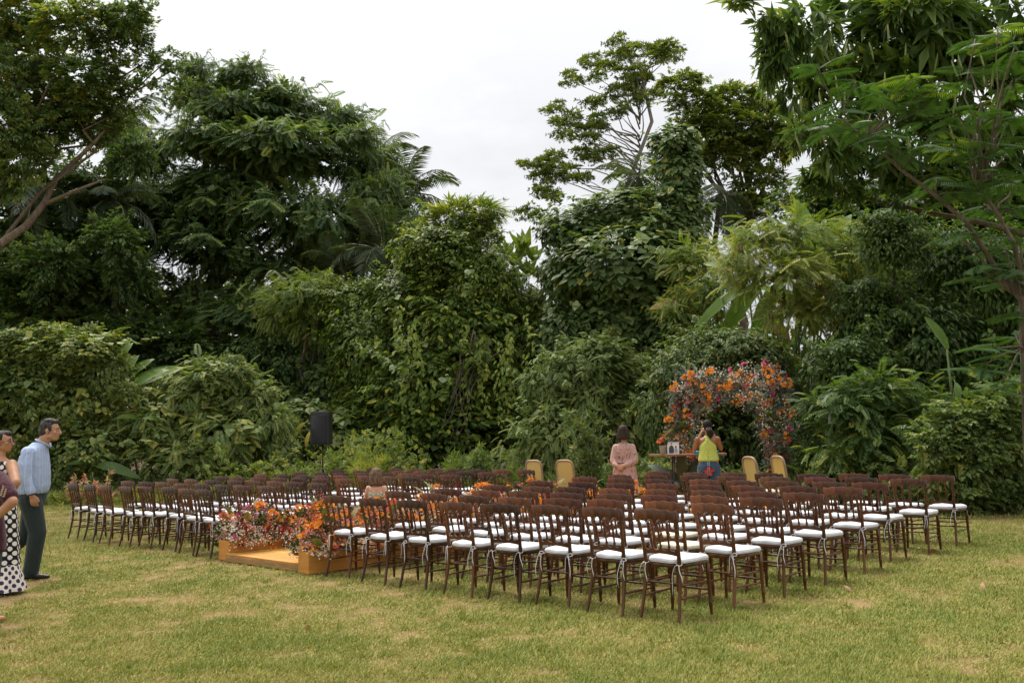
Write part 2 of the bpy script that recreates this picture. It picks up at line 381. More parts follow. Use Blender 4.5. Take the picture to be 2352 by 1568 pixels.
def crown_arrays(blobs, tm, size, dens, seed, mode='spray', mid=.45, var=.16, core=.0, coresize=1.8, droop=.35, young=.04, **kw):
    """Arrays of one crown. spray: stems point outwards; hang: each leaf faces out with its tip down."""
    rg = np.random.default_rng(seed)
    P, Nn, st = shell(blobs, dens, size, rg, **kw); N = len(P)
    sz = size * np.clip(rg.lognormal(-.05, .32, N), .45, 1.7)
    t = mid + st + rg.normal(0, var, N); y = rg.random(N) < young; t[y] = rg.uniform(.8, 1, y.sum())
    if mode == 'spray':
        fw = Nn * np.array([1, 1, .55]) + rg.normal(0, .3, (N, 3)); fw[:, 2] -= droop * rg.random(N)
        up = np.array([0, 0, 1.0]) + Nn * .5 + rg.normal(0, .22, (N, 3))
    else:
        nn = nrm(Nn * .8 + np.array([0, -.1, .75]) + rg.normal(0, .24, (N, 3)))
        dn = np.array([0, 0, -1.0]) + Nn * .35 + rg.normal(0, .38, (N, 3)); fw = dn - nn * (dn * nn).sum(1, keepdims=True); up = nn
    parts = [place(tm, P, fw, up, sz, t, rg)]
    if core:  # inner leaves added to block light, tinted darker for a dark interior
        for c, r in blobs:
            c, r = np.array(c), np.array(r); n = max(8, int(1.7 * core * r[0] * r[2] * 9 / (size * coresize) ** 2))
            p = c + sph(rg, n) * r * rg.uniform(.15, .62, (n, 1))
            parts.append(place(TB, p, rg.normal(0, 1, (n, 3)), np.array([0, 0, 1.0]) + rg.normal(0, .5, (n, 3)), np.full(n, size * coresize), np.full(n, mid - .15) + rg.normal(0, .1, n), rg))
    return merge(parts)

def crown(blobs, tm, size, dens, seed, mode='spray', fine=.74, **kw): return [dict(blobs=blobs, tm=tm, size=size * fine, dens=dens, seed=seed, mode=mode, kw=kw)]

def B(L, Z, depth=.8, dz=.6, seed=0):
    """Pixel boxes (cx, cy, rx, ry) of the 2352 px view -> ellipsoids round depth Z."""
    rg = random.Random(seed + len(L)); out = []
    for q in L:
        cx, cy, rx, ry = q[:4]; z = (q[4] if len(q) > 4 else Z) + rg.uniform(-dz, dz); k = z / F2
        out.append((at(cx, cy, z), (rx * k, max(rx, ry) * k * depth, ry * k)))
    return out

BARK = wood('bark', (.045, .035, .025), (.13, .105, .08), (2, 2, .5), rough=.9, spec=.15)
BARK2 = wood('grey_bark', (.16, .14, .11), (.33, .29, .24), (2, 2, .5), rough=.9, spec=.15)
STEM = plain('green_stem', (.10, .14, .045), .6, .3, .25)

def limb(mb, a, b2, r0, r1, sag=.0, n=5, seed=0, k=6):
    rg = random.Random(seed); a, b2 = np.array(a), np.array(b2); L = np.linalg.norm(b2 - a); P = []
    for i in range(n + 1):
        t = i / n; p = a + (b2 - a) * t + np.array([0, 0, sag * L * math.sin(PI * t)])
        if 0 < i < n: p = p + np.array([rg.uniform(-1, 1), rg.uniform(-1, 1), rg.uniform(-.6, .6)]) * L * .045
        P.append(p)
    mb.tube(P, [r0 + (r1 - r0) * i / n for i in range(n + 1)], k)

def tree(name, label, cat, base, blobs, foliage, mat, trunk_r=.25, top=None, bark=None, crown_name='crown', limbs=12, group=None, seed=1, trunk_name='trunk', lo_=.55, lr=.34):
    """Thing > trunk (with its limbs), crown."""
    base = np.array(base, float); root = empty(name, base, label=label, cat=cat, group=group)
    rg = random.Random(seed * 7 + len(label)); groups = {}
    for sp in foliage: groups.setdefault(id(sp['blobs']), []).append(sp)
    for sps in groups.values():                                   # a few bough meshes per tree, each bough its own object
        bb = sps[0]['blobs']; rb = np.mean([r for c, r in bb], 0); var = []
        for v in range(min(3, len(bb))):
            arr = [crown_arrays([(np.zeros(3), rb)], sp['tm'], sp['size'], sp['dens'], sp['seed'] * 10 + v, sp['mode'], **sp['kw']) for sp in sps]
            var.append(tri_mesh('leafy_bough', *merge(arr)))
        for i, (c, r) in enumerate(bb):
            o = obj('leafy_bough', var[i % len(var)], mat, root, loc=np.array(c) - base, rot=(0, rg.uniform(-.12, .12), rg.uniform(-.45, .45)), kind='stuff')
            o.scale = tuple(np.array(r) / rb)
    if trunk_r:
        mb = MB(); cs = [np.array(c) - base for c, r in blobs]
        top = (np.array(top) - base) if top is not None else np.mean(cs, 0) * np.array([.8, .8, 1])
        limb(mb, (0, 0, -.1), top, trunk_r, trunk_r * .45, 0, 6, seed, 9)
        rg = random.Random(seed); rg.shuffle(cs)
        for i, c in enumerate(cs[:limbs]):
            s = top * min(.98, max(lo_, rg.gauss(.1, .05) * 0 + rg.uniform(lo_, .97) if lo_ < .6 else c[2] / top[2] - rg.uniform(.04, .12))); limb(mb, s, c * .97 + s * .03, trunk_r * lr, trunk_r * .08, .04, 5, seed + i)
        mb.build(trunk_name, bark or BARK, root)
    return root

# leaf colours
L_DARK = leaf_mat('dark_leaf', [(0, (.040, .074, .025)), (.45, (.098, .162, .050)), (.8, (.175, .235, .075)), (1, (.30, .33, .07))], rough=.5)
L_VINE = leaf_mat('vine_leaf', [(0, (.036, .066, .014)), (.45, (.098, .158, .026)), (.75, (.185, .245, .038)), (1, (.34, .34, .05))])
L_HEART = leaf_mat('heart_leaf', [(0, (.038, .070, .020)), (.45, (.095, .155, .046)), (.8, (.165, .22, .075)), (1, (.30, .29, .06))], rough=.45)
L_PALE = leaf_mat('pale_leaf', [(0, (.050, .085, .026)), (.45, (.135, .195, .056)), (.8, (.22, .275, .095)), (1, (.36, .36, .09))], rough=.5)
L_FEATH = leaf_mat('feathery_leaf', [(0, (.050, .085, .020)), (.45, (.130, .195, .042)), (.8, (.23, .275, .062)), (1, (.40, .37, .09))])
L_OLIVE = leaf_mat('olive_leaf', [(0, (.036, .062, .016)), (.45, (.098, .150, .032)), (.8, (.18, .225, .045)), (1, (.33, .33, .06))])
L_DEEP = leaf_mat('deep_leaf', [(0, (.030, .060, .015)), (.45, (.078, .140, .032)), (.8, (.145, .21, .05)), (1, (.29, .32, .055))], rough=.45)
# ------------------------------------------------------------------ the forest edge
BARK3 = wood('brown_bark', (.075, .055, .04), (.19, .15, .115), (2, 2, .5), rough=.9, spec=.15)
def gp(px, Z): return np.array([at(px, 900, Z)[0], Z, 0.0])
def px2(L, ox, oy, s): return [(ox + x * s, oy + y * s) for x, y in L]

# far mass of trees that reads as one wood, closing the gaps under the crowns
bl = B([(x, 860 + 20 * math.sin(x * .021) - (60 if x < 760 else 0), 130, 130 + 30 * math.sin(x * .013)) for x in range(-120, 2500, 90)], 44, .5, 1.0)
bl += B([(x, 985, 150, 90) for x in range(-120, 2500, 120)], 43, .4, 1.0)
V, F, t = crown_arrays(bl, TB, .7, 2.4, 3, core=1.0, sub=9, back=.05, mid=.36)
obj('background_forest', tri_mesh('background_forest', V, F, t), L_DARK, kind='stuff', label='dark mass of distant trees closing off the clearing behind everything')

# tall dark tree on the left with layered drooping sprays
bl = B([(560, 172, 62, 34), (655, 228, 88, 38), (775, 285, 72, 44), (600, 262, 130, 46), (480, 322, 120, 48), (352, 372, 100, 46), (705, 362, 150, 56), (842, 405, 78, 60), (560, 415, 160, 56), (425, 478, 140, 52), (690, 500, 165, 66), (868, 505, 82, 62), (305, 540, 125, 48), (505, 575, 165, 56), (690, 630, 130, 60), (245, 630, 115, 46), (415, 688, 160, 56), (585, 722, 125, 52), (760, 585, 85, 52), (520, 482, 110, 50), (610, 332, 130, 50), (470, 218, 70, 46), (450, 160, 40, 30), (700, 700, 90, 50), (300, 460, 80, 40), (180, 700, 90, 50), (520, 250, 70, 40), (825, 318, 52, 30), (862, 372, 46, 36), (885, 440, 46, 46), (905, 520, 44, 46), (850, 480, 80, 60), (835, 590, 80, 60)], 36, .7, 1.2, 2)
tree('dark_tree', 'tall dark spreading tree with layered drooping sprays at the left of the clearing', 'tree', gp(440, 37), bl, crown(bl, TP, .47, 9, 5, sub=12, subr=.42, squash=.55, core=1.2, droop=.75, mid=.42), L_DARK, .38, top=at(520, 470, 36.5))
# smaller bushy crowns below it
bl = B([(130, 640, 110, 70), (60, 720, 110, 80), (220, 780, 130, 70), (380, 800, 120, 70), (40, 560, 110, 70), (170, 540, 110, 70), (60, 470, 90, 60), (200, 440, 90, 60), (300, 360, 60, 60), (265, 560, 66, 60, 31.5), (300, 640, 60, 60, 31.5), (110, 600, 80, 60, 31.5), (240, 660, 110, 70), (30, 660, 90, 70), (280, 300, 50, 50)], 33.5, .6, .5, 3)
tree('understorey_tree', 'low dark shaded tree under the tall spreading tree at far left', 'tree', gp(180, 35.5), bl, crown(bl, TB, .4, 6, 6, core=1.0, mid=.32), L_DARK, .16)
bl = B([(520, 850, 130, 70), (660, 830, 110, 80), (620, 930, 120, 80), (740, 930, 70, 80), (700, 760, 60, 60)], 34, .6, .5, 4)
tree('understorey_tree', 'shaded creeper-hung tree in the dark gap left of the loudspeaker', 'tree', gp(620, 34.5), bl, crown(bl, TO, .22, 6, 7, 'hang', core=1.0, mid=.36), L_DEEP, .16)

# leaning tree at the far left edge, small light leaves
bl = B([(62, 132, 100, 62), (178, 62, 92, 46), (292, 42, 52, 40), (100, 232, 100, 56), (30, 300, 80, 60), (205, 172, 76, 40), (40, 30, 90, 50), (262, 95, 60, 30), (330, 100, 24, 18), (10, 190, 70, 70), (150, 290, 60, 36), (60, 370, 60, 50), (190, 235, 80, 40), (110, 310, 80, 44), (20, 420, 50, 40), (230, 310, 50, 30), (310, 70, 46, 30)], 24, .7, .7, 5)
bl2 = B([(368, 168, 60, 22), (420, 205, 34, 22), (330, 225, 70, 24), (240, 262, 50, 22), (395, 250, 24, 14), (300, 282, 40, 16), (390, 130, 36, 14), (180, 330, 40, 20), (340, 140, 40, 16), (270, 205, 40, 20)], 24.5, .7, .5, 6)
fo = merge([crown(bl, TB, .25, 6.5, 8, sub=13, subr=.42, mid=.55, core=.5, droop=.3), crown(bl2, TB, .26, 3.4, 9, sub=6, mid=.4)])
rt = tree('leaning_tree', 'light leaved tree leaning in from the left edge on a bare brown limb', 'tree', at(-120, 900, 24.2) * [1, 1, 0], bl + bl2, fo, L_HEART, .2, top=at(-30, 300, 24.2), bark=BARK3, limbs=6)
mb = MB(); bs = np.array(rt.location)
for P, r0, r1 in (([(-60, 640), (0, 562), (60, 520), (100, 470), (130, 410), (170, 372)], .12, .055), ([(100, 470), (170, 440), (240, 412)], .06, .025), ([(60, 212), (110, 240), (170, 262), (215, 330)], .045, .02), ([(110, 240), (150, 215), (260, 230), (330, 200), (400, 160)], .04, .015), ([(150, 215), (250, 190), (345, 195)], .03, .012), ([(215, 330), (190, 300), (250, 270), (350, 235)], .035, .012), ([(170, 372), (215, 330), (240, 300)], .06, .03)):
    mb.tube([at(x, y, 24 + .1 * i) - bs for i, (x, y) in enumerate(P)], [r0 + (r1 - r0) * i / (len(P) - 1) for i in range(len(P))], 7)
mb.build('limb', BARK3, rt)

# creeper-covered mounds in the middle
bl = B([(1082, 535, 66, 56), (1012, 585, 105, 72), (1110, 640, 95, 85), (955, 678, 105, 82), (1060, 765, 145, 110), (1000, 880, 150, 110), (1115, 870, 125, 130), (1030, 985, 190, 95), (1178, 800, 70, 110), (1205, 955, 80, 100), (900, 880, 80, 120), (1160, 700, 60, 60), (1215, 715, 52, 50), (1225, 800, 60, 70), (1240, 880, 60, 70)], 29, .75, .5, 7)
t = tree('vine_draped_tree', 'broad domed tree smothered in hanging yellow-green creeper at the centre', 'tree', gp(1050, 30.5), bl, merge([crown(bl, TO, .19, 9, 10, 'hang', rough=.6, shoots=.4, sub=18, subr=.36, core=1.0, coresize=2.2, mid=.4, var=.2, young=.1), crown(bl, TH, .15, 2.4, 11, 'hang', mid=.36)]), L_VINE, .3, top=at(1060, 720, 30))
rg = random.Random(4)
for k in range(15):                                               # hanging creepers
    x, y, L = rg.choice([930, 985, 1180, 1165, 1085, 1130, 955, 1205, 900, 1150]) + rg.uniform(-22, 22), rg.uniform(700, 860), rg.uniform(60, 190)
    top_ = at(x, y, 27.2 + rg.uniform(-.4, .2)) - np.array(t.location); kk = 27.2 / F2; mb = MB(); Ps = [top_ + np.array([math.sin(i * .9 + k) * .06, -.1 * math.sin(i * .5), -i * L * kk / 10]) for i in range(11)]
    Vv, Fv, tv = [], [], []
    P = np.array([p for p in Ps for _ in range(3)]) + R.normal(0, .05, (33, 3))
    g = R.normal(0, 1, (33, 3)); fwv = np.stack([g[:, 0] * .6, -np.abs(g[:, 1]) * .5 - .2, -np.ones(33)], -1)
    v, f, tt = place(TO, P, fwv, np.array([0, -1.0, .6]) + R.normal(0, .3, (33, 3)), np.full(33, .17), np.full(33, .72) + R.normal(0, .12, 33), R)
    obj('hanging_creeper', tri_mesh('hanging_creeper', v, f, tt), L_VINE, t)
mb = MB()
for k in range(9):
    a = at(1090 + rg.uniform(-40, 90), 790 + rg.uniform(-60, 40), 27.3) - np.array(t.location); b2 = at(1080 + rg.uniform(-90, 60), 980 + rg.uniform(-60, 80), 27.1) - np.array(t.location); limb(mb, a, b2, .015, .008, rg.uniform(-.15, .15), 6, k, 5)
mb.build('bare_vine_stem', BARK3, t)
bl = B([(1085, 490, 80, 34), (1040, 500, 70, 30), (1110, 560, 40, 60), (985, 540, 50, 30), (1130, 520, 26, 30)], 29.4, .7, .4, 8)
tree('bamboo', 'feathery arching bamboo tips rising above the central creeper mound', 'bamboo', gp(1080, 31), bl, crown(bl, TW, .36, 3.4, 12, mid=.6, droop=.1, sub=7), L_FEATH, .05, top=at(1080, 520, 30))
bl = B([(850, 700, 80, 62), (820, 800, 78, 90), (790, 690, 60, 46), (880, 760, 60, 80), (850, 900, 90, 100), (830, 980, 90, 80)], 29.8, .7, .5, 9)
tree('creeper_mound', 'rounded creeper mound with pale top leaves left of the central dome', 'shrub', gp(840, 31), bl, merge([crown(bl, TH, .155, 3.2, 13, 'hang', core=1.0, mid=.52), crown(bl, TO, .18, 4, 14, 'hang', mid=.5)]), L_VINE, .16)
bl = B([(700, 680, 90, 46), (660, 720, 70, 50), (740, 740, 70, 60), (730, 650, 60, 30)], 31, .7, .5, 10)
tree('feathery_tree', 'grey green feathery crown between the dark tree and the creeper mound', 'tree', gp(700, 31.5), bl, crown(bl, TF, .38, 7, 15, core=.9, droop=.5, mid=.46), L_FEATH, .12)
bl = B([(745, 870, 62, 44), (700, 950, 60, 60), (780, 950, 60, 50)], 31.5, .7, .4, 11)
tree('heart_leaf_shrub', 'small heart leaved shrub in shade behind the loudspeaker', 'shrub', gp(735, 31.8), bl, crown(bl, TH, .21, 3.6, 16, 'hang', core=.7), L_HEART, .08)

bl = B([(1548, 330, 66, 48), (1555, 400, 66, 70), (1562, 480, 74, 60), (1560, 560, 70, 60)], 29, .8, .2, 12)
tree('vine_column', 'tall column of heart leaved creeper standing above the creeper dome', 'tree', gp(1556, 29.6), bl, crown(bl, TH, .19, 7, 17, 'hang', rough=.4, shoots=.3, sub=12, subr=.38, core=.9, young=.05), L_HEART, .22)
bl = B([(1420, 482, 105, 54), (1322, 540, 96, 72), (1512, 540, 110, 76), (1440, 612, 165, 105), (1306, 650, 76, 92), (1562, 640, 82, 115), (1376, 745, 125, 105), (1510, 755, 105, 80), (1295, 790, 82, 95), (1460, 700, 120, 100)], 28.4, .75, .5, 13)
tree('vine_dome', 'wide dome of pale heart leaved creeper right of the sky gap', 'tree', gp(1430, 29.6), bl, merge([crown(bl, TH, .19, 6.5, 18, 'hang', rough=.4, shoots=.3, sub=15, subr=.38, core=.9, young=.06), crown(bl, TF, .36, .5, 19, mid=.55)]), L_HEART, .3)

# open tree against the sky
cl = px2([(590, 110), (720, 150), (830, 150), (905, 150), (430, 215), (520, 240), (640, 170), (700, 270), (350, 325), (480, 300), (610, 280), (740, 310), (430, 450), (600, 380), (255, 490), (340, 525), (480, 540), (590, 510), (740, 440), (390, 600), (470, 590), (300, 640), (430, 650), (250, 745), (180, 780), (380, 730), (110, 805), (220, 820), (330, 830), (450, 770), (270, 870), (150, 870), (400, 870), (530, 730), (165, 945), (230, 960), (90, 1050), (150, 1085), (580, 190), (540, 420), (660, 370), (280, 560), (880, 200), (800, 190), (770, 400)], 1176, 55, .41)
rgo = random.Random(3); bl = B([(x, y, 20, 12) for x, y in cl] + [(x + rgo.uniform(-26, 26), y + rgo.uniform(-14, 14), rgo.uniform(10, 17), rgo.uniform(7, 12)) for x, y in cl for _ in range(2)], 42, .9, 1.6, 14)
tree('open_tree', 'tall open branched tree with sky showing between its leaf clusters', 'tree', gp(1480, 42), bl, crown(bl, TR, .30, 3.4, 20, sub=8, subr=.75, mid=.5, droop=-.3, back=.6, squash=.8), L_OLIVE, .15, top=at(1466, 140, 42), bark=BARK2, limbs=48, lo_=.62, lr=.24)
bl = B([(1565, 195, 50, 28), (1600, 245, 74, 44), (1680, 232, 70, 38), (1742, 262, 40, 34), (1700, 305, 90, 52), (1620, 310, 80, 52), (1762, 345, 62, 48), (1740, 420, 62, 44), (1690, 480, 50, 34), (1590, 380, 50, 50), (1800, 300, 50, 60), (1660, 360, 60, 40), (1780, 480, 60, 40)], 38, .7, .8, 15)
tree('yellow_green_tree', 'rounded yellow-green tree behind the creeper column', 'tree', gp(1690, 38), bl, crown(bl, TB, .36, 6, 21, sub=12, subr=.4, core=.25, mid=.6, droop=.3), L_OLIVE, .26, top=at(1710, 380, 38))
bl = B([(1190, 585, 50, 34), (1195, 650, 46, 44), (1150, 610, 30, 30), (1230, 610, 26, 26)], 36, .7, .5, 16)
t = tree('breadfruit_tree', 'small tree with large upright lobed leaves in the sky gap', 'tree', gp(1185, 36), bl, crown(bl[1:2], TB, .55, 1.4, 22, mid=.45), L_OLIVE, .1, limbs=4)
tm = t_cluster(7, 1.0, .34, .75, -.15, .1)
for k, (x, y, s) in enumerate([(1165, 590, .75), (1205, 572, .85), (1180, 612, .8), (1222, 600, .7), (1150, 622, .65), (1208, 632, .75), (1236, 640, .6), (1172, 655, .65), (1192, 590, .8)]):
    v, f, tt = place(tm, np.zeros((1, 3)), np.array([[rg.uniform(-.5, .5), rg.uniform(-.5, .1), 1.0]]), np.array([[0, -1.0, .2]]), np.array([s]), np.array([.55]), R)
    obj('leaf_rosette', tri_mesh('leaf_rosette', v, f, tt), L_OLIVE, t, loc=at(x, y, 36 + .2 * rg.uniform(-1, 1)) - np.array(t.location))

# bushes between the dome and the arch
bl = B([(1360, 830, 88, 54), (1442, 868, 88, 54), (1482, 922, 88, 56), (1352, 905, 70, 72), (1422, 985, 105, 80), (1282, 895, 80, 95), (1270, 1000, 90, 80), (1340, 1000, 80, 70)], 25.5, .75, .5, 17)
tree('feathery_bush', 'pale feathery bush behind the woman in the pink dress', 'shrub', gp(1380, 26.5), bl, merge([crown(bl, TF, .33, 4.2, 23, mid=.56), crown(bl, TH, .14, 3, 24, 'hang', core=.8, mid=.45)]), L_PALE, .1)
bl = B([(1650, 800, 118, 52), (1570, 850, 90, 56), (1730, 832, 100, 60), (1620, 905, 125, 75), (1780, 905, 80, 95), (1660, 1000, 150, 95), (1540, 960, 80, 90), (1800, 1010, 80, 90)], 23, .6, .4, 18)
tree('leafy_bush', 'dense bush with bright top leaves right behind the flower arch', 'shrub', gp(1650, 23.8), bl, crown(bl, TO, .14, 8, 25, 'hang', sub=16, subr=.36, core=1.0, mid=.5, young=.07), L_HEART, .1)
bl = B([(1590, 610, 80, 56), (1640, 680, 70, 60), (1560, 720, 60, 50)], 26, .7, .5, 19)
tree('feathery_tree', 'bright feathery young tree between creeper dome and banana clump', 'tree', gp(1600, 26.5), bl, crown(bl, TF, .34, 7, 26, core=.8, mid=.58), L_FEATH, .1)

# right-hand side
bl = B([(1745, 560, 78, 44), (1850, 555, 110, 52), (1965, 592, 105, 60), (1785, 640, 110, 52), (1700, 612, 60, 44), (1905, 678, 100, 56), (1830, 720, 90, 46)], 21.5, .6, .5, 20)
t = tree('pod_tree', 'yellowish feathery tree with dangling brown pods above the banana clump', 'tree', gp(1960, 22.6), bl, crown(bl, TF, .34, 9.0, 27, core=.4, droop=.55, mid=.66, sub=11), L_FEATH, .08, top=at(1950, 660, 22.5), bark=BARK2, limbs=9)
mb = MB(); limb(mb, at(2000, 720, 21.2) - np.array(t.location), at(1760, 600, 21.2) - np.array(t.location), .035, .015, .03, 6, 3); mb.build('limb', BARK2, t)
POD = plain('dry_pod', (.10, .055, .03), .8, .2, .4)
podm = MB(); [podm.tube([(.03 * math.cos(a), .03 * math.sin(a), 0), (.05 * math.cos(a), .05 * math.sin(a), -.12), (.06 * math.cos(a + .4), .06 * math.sin(a + .4), -.24)], [.006, .014, .004], 4) for a in (0, 1.3, 2.6, 3.9, 5.1)]
podm = podm.mesh('pod_bunch')
for k, (x, y) in enumerate([(1775, 655), (1800, 690), (1880, 640), (1800, 608), (1735, 640), (1850, 700), (1920, 655), (1770, 720), (1700, 560), (1835, 590)]):
    obj('pod_bunch', podm, POD, t, loc=at(x, y, 21.0) - np.array(t.location), rot=(0, 0, k))
bl = B([(2050, 560, 100, 90), (2180, 610, 115, 110), (2310, 640, 100, 140), (2010, 730, 110, 105), (2150, 785, 135, 120), (2300, 850, 110, 135), (1960, 860, 110, 95), (2085, 950, 125, 105), (2250, 1000, 125, 105), (1925, 985, 100, 95), (1890, 1060, 90, 60), (2030, 1070, 110, 60), (2400, 760, 100, 160), (2180, 1080, 120, 70), (2330, 1060, 100, 90)], 20, .55, .5, 21)
tree('creeper_thicket', 'tall dark thicket of glossy creeper leaves on the right', 'thicket', gp(2120, 21), bl, crown(bl, TO, .14, 8, 28, 'hang', sub=20, subr=.36, core=1.6, mid=.42, young=.05), L_DEEP, .25)
bl = B([(1930, 930, 80, 50), (2010, 900, 80, 46), (2080, 930, 90, 50), (1990, 980, 90, 60), (2140, 960, 60, 46), (1960, 1050, 80, 50)], 18.4, .55, .3, 22)
tree('spreading_shrub', 'low feathery shrub with layered sprays right of the flower arch', 'shrub', gp(2020, 19), bl, crown(bl, TP, .34, 6.5, 29, core=1.0, mid=.5, droop=.4, sub=11), L_DEEP, .07)
bl = B([(2150, 1010, 64, 50), (2225, 965, 80, 44), (2310, 930, 64, 50), (2280, 1085, 84, 66), (2185, 1090, 64, 60), (2340, 1130, 50, 46), (2240, 1030, 80, 60), (2340, 1020, 60, 70), (2240, 1130, 90, 45)], 16.6, .55, .3, 23)
tree('broad_leaf_shrub', 'light green broad leaved shrub beside the last chairs on the right', 'shrub', gp(2250, 17.2), bl, crown(bl, TB, .24, 6, 30, core=1.1, mid=.52, droop=.5, sub=11, subr=.42), L_PALE, .06)

bl = B([(1880, 470, 90, 60), (2000, 500, 110, 70), (2130, 500, 110, 70), (2260, 490, 110, 80), (2370, 520, 90, 110), (1940, 590, 100, 60), (2080, 440, 90, 40), (2200, 430, 100, 40), (2330, 430, 80, 50), (2060, 640, 130, 80), (2200, 650, 130, 90), (2340, 640, 110, 100), (2280, 570, 120, 80), (2140, 570, 120, 80), (1960, 700, 110, 80), (2100, 730, 120, 80), (2260, 750, 120, 80)], 26, .6, .6, 33)
tree('shade_tree', 'dark tree closing the gap behind the right thicket', 'tree', gp(2200, 27), bl, crown(bl, TB, .3, 6, 39, core=2.4, mid=.34), L_DEEP, .2)
# big overhanging tree with drooping leaves at top right
bl = B([(1850, 85, 84, 80), (1960, 60, 125, 84), (2100, 55, 135, 90), (2250, 60, 135, 95), (1832, 200, 70, 70), (1950, 195, 115, 85), (2100, 195, 135, 84), (2250, 215, 125, 95), (1868, 325, 74, 58), (1985, 335, 100, 64), (2125, 330, 115, 74), (2285, 350, 95, 75), (1905, 408, 60, 34), (2000, 405, 70, 34), (2360, 150, 90, 120), (1790, 110, 46, 60), (2100, 430, 90, 44), (1925, 440, 60, 30), (2230, 430, 90, 44)], 16, .6, .6, 24)
bl3 = B([(1705, 8, 30, 10), (1760, 60, 20, 24), (1752, 170, 20, 30)], 15.6, .6, .2, 25)
t = tree('drooping_tree', 'large tree with dark drooping leaves and long pods overhanging top right', 'tree', gp(2500, 16.5), bl, merge([crown(bl, TL, .30, 4.2, 31, fine=1.0, shoots=.15, sub=14, subr=.44, mid=.48, droop=.6, core=.2, coresize=1.2), crown(bl3, TL, .3, 2.5, 32, back=1.0, low=1.0, droop=.9)]), L_DEEP, .2, top=at(2420, 120, 16.8), limbs=4)
GPOD = plain('green_pod', (.16, .19, .06), .6, .3, .3)
gpm = MB().tube([(0, 0, 0), (.008, 0, -.1), (0, .006, -.22), (-.006, 0, -.36)], [.005, .018, .018, .004], 5).mesh('long_pod')
for k in range(34):
    x, y = rg.uniform(1800, 2300), rg.uniform(20, 330)
    obj('long_pod', gpm, GPOD, t, loc=at(x, y, 15.0 + rg.uniform(-.2, .3)) - np.array(t.location), rot=(rg.uniform(-.2, .2), rg.uniform(-.2, .2), k))

# near tree with big flat bipinnate fronds
def frond_mesh(pairs=17, seed=0):
    rg2 = random.Random(seed); out = []
    for k in range(pairs):
        tt = .16 + .84 * k / (pairs - 1); z = -.22 * tt * tt
        L = .36 * math.sin(PI * min(1, .24 + .7 * tt)) ** .8 + .03
        for s in (-1, 1):
            for j, (u, ww) in enumerate(((0, .034),)):
                out.append(leaf_quad((0, tt, z), (s * .95, .42, -.14), L * rg2.uniform(.92, 1.06), .046, (0, .25, 1), .05, .18))
    V, F, L = template(out); mb = MB().tube([(0, 0, 0), (0, .5, -.055), (0, 1, -.22)], [.012, .008, .003], 4)
    return V, F, np.array(mb.V), mb.F
FROND = leaf_mat('frond_green', [(0, (.03, .075, .018)), (.5, (.06, .13, .03)), (1, (.17, .25, .035))], rough=.45, trans=.3)
frm = []
for k in range(5):
    v, f, v2, f2 = frond_mesh(16 + k % 3, k); f3 = np.array([(a[0], a[1], a[2]) for a in f2 if len(a) == 4] + [(a[0], a[2], a[3]) for a in f2 if len(a) == 4])
    tv = np.concatenate([np.clip(R.normal([.2, .3, .38, .52, .9][k], .06, len(f)), 0, 1), np.full(len(f3), .3)])
    frm.append(tri_mesh('frond', np.concatenate([v, v2]), np.concatenate([f, f3 + len(v)]), tv))
ZF = 10.5
base = np.array([at(2330, 900, ZF)[0], ZF, 0]); ft = empty('frond_tree', base, label='young tree with big flat feathery fronds at the right edge', cat='tree')
tips = [(2300, 560, 0), (2200, 540, 0), (2250, 620, 0), (2330, 610, 1), (2345, 720, 0), (2240, 90, 1), (2330, 110, 2), (2150, 200, 0), (2040, 215, 1), (2200, 270, 1), (2300, 260, 0), (2340, 250, 1), (2130, 330, 0), (2230, 360, 1), (2330, 420, 1), (2260, 470, 0), (2200, 440, 0), (1935, 235, 1), (2030, 300, 0), (2270, 330, 1), (2340, 545, 0), (2300, 880, 1), (2291, 62, 4), (2099, 180, 4), (2188, 325, 4), (1880, 150, 1), (1965, 190, 2), (2000, 262, 1), (1900, 270, 0), (2110, 255, 1), (2250, 250, 2), (2325, 185, 2), (2065, 340, 0), (2150, 410, 1), (2280, 400, 0), (2335, 330, 1), (2225, 160, 1), (2330, 480, 0), (2290, 800, 2), (2265, 835, 1), (2330, 765, 0), (2320, 640, 0), (1960, 300, 0), (2345, 860, 2)]
mb = MB(); lo = lambda p: np.array(p) - base
trunk = [base + [0.05, 0, -.1], at(2352, 800, ZF), at(2348, 690, ZF), at(2290, 620, ZF)]
mb.tube([lo(p) for p in trunk], [.05, .044, .038, .033], 8)
mb.tube([lo(at(x, y, ZF)) for x, y in ((2352, 660), (2330, 560), (2290, 490), (2250, 430))], [.03, .026, .02, .014], 7)
mb.tube([lo(at(x, y, ZF)) for x, y in ((2290, 620), (2220, 510), (2150, 450), (2070, 390), (1990, 320), (1930, 270))], [.03, .026, .022, .017, .012, .008], 7)
nod = [lo(at(x, y, ZF)) for x, y in ((2250, 430), (2150, 450), (2070, 390), (1990, 320), (2348, 690), (2290, 490), (1930, 270), (2352, 800))]
for k, (x, y, kk) in enumerate(tips):
    p = lo(at(x, y, ZF + rg.uniform(-.5, .4))); s = min(nod, key=lambda q: np.linalg.norm(q - p) + (2 if q[2] > p[2] else 0)); limb(mb, s, p, .014, .008, .03, 4, k, 5)
    for j in range(6 if kk != 4 else 7):
        a = 2 * PI * (j + rg.random() * .6) / 6; el = rg.uniform(-.2, .3)
        o = obj('frond', frm[min(4, max(0, kk + rg.choice((-1, 0, 0, 1)) * (kk != 4)))], FROND, ft, loc=p + np.array([0, 0, rg.uniform(-.12, .05)]), rot=(el, rg.uniform(-.25, .25), a))
        o.scale = (rg.uniform(.28, .46),) * 3
mb.build('trunk', BARK3, ft)

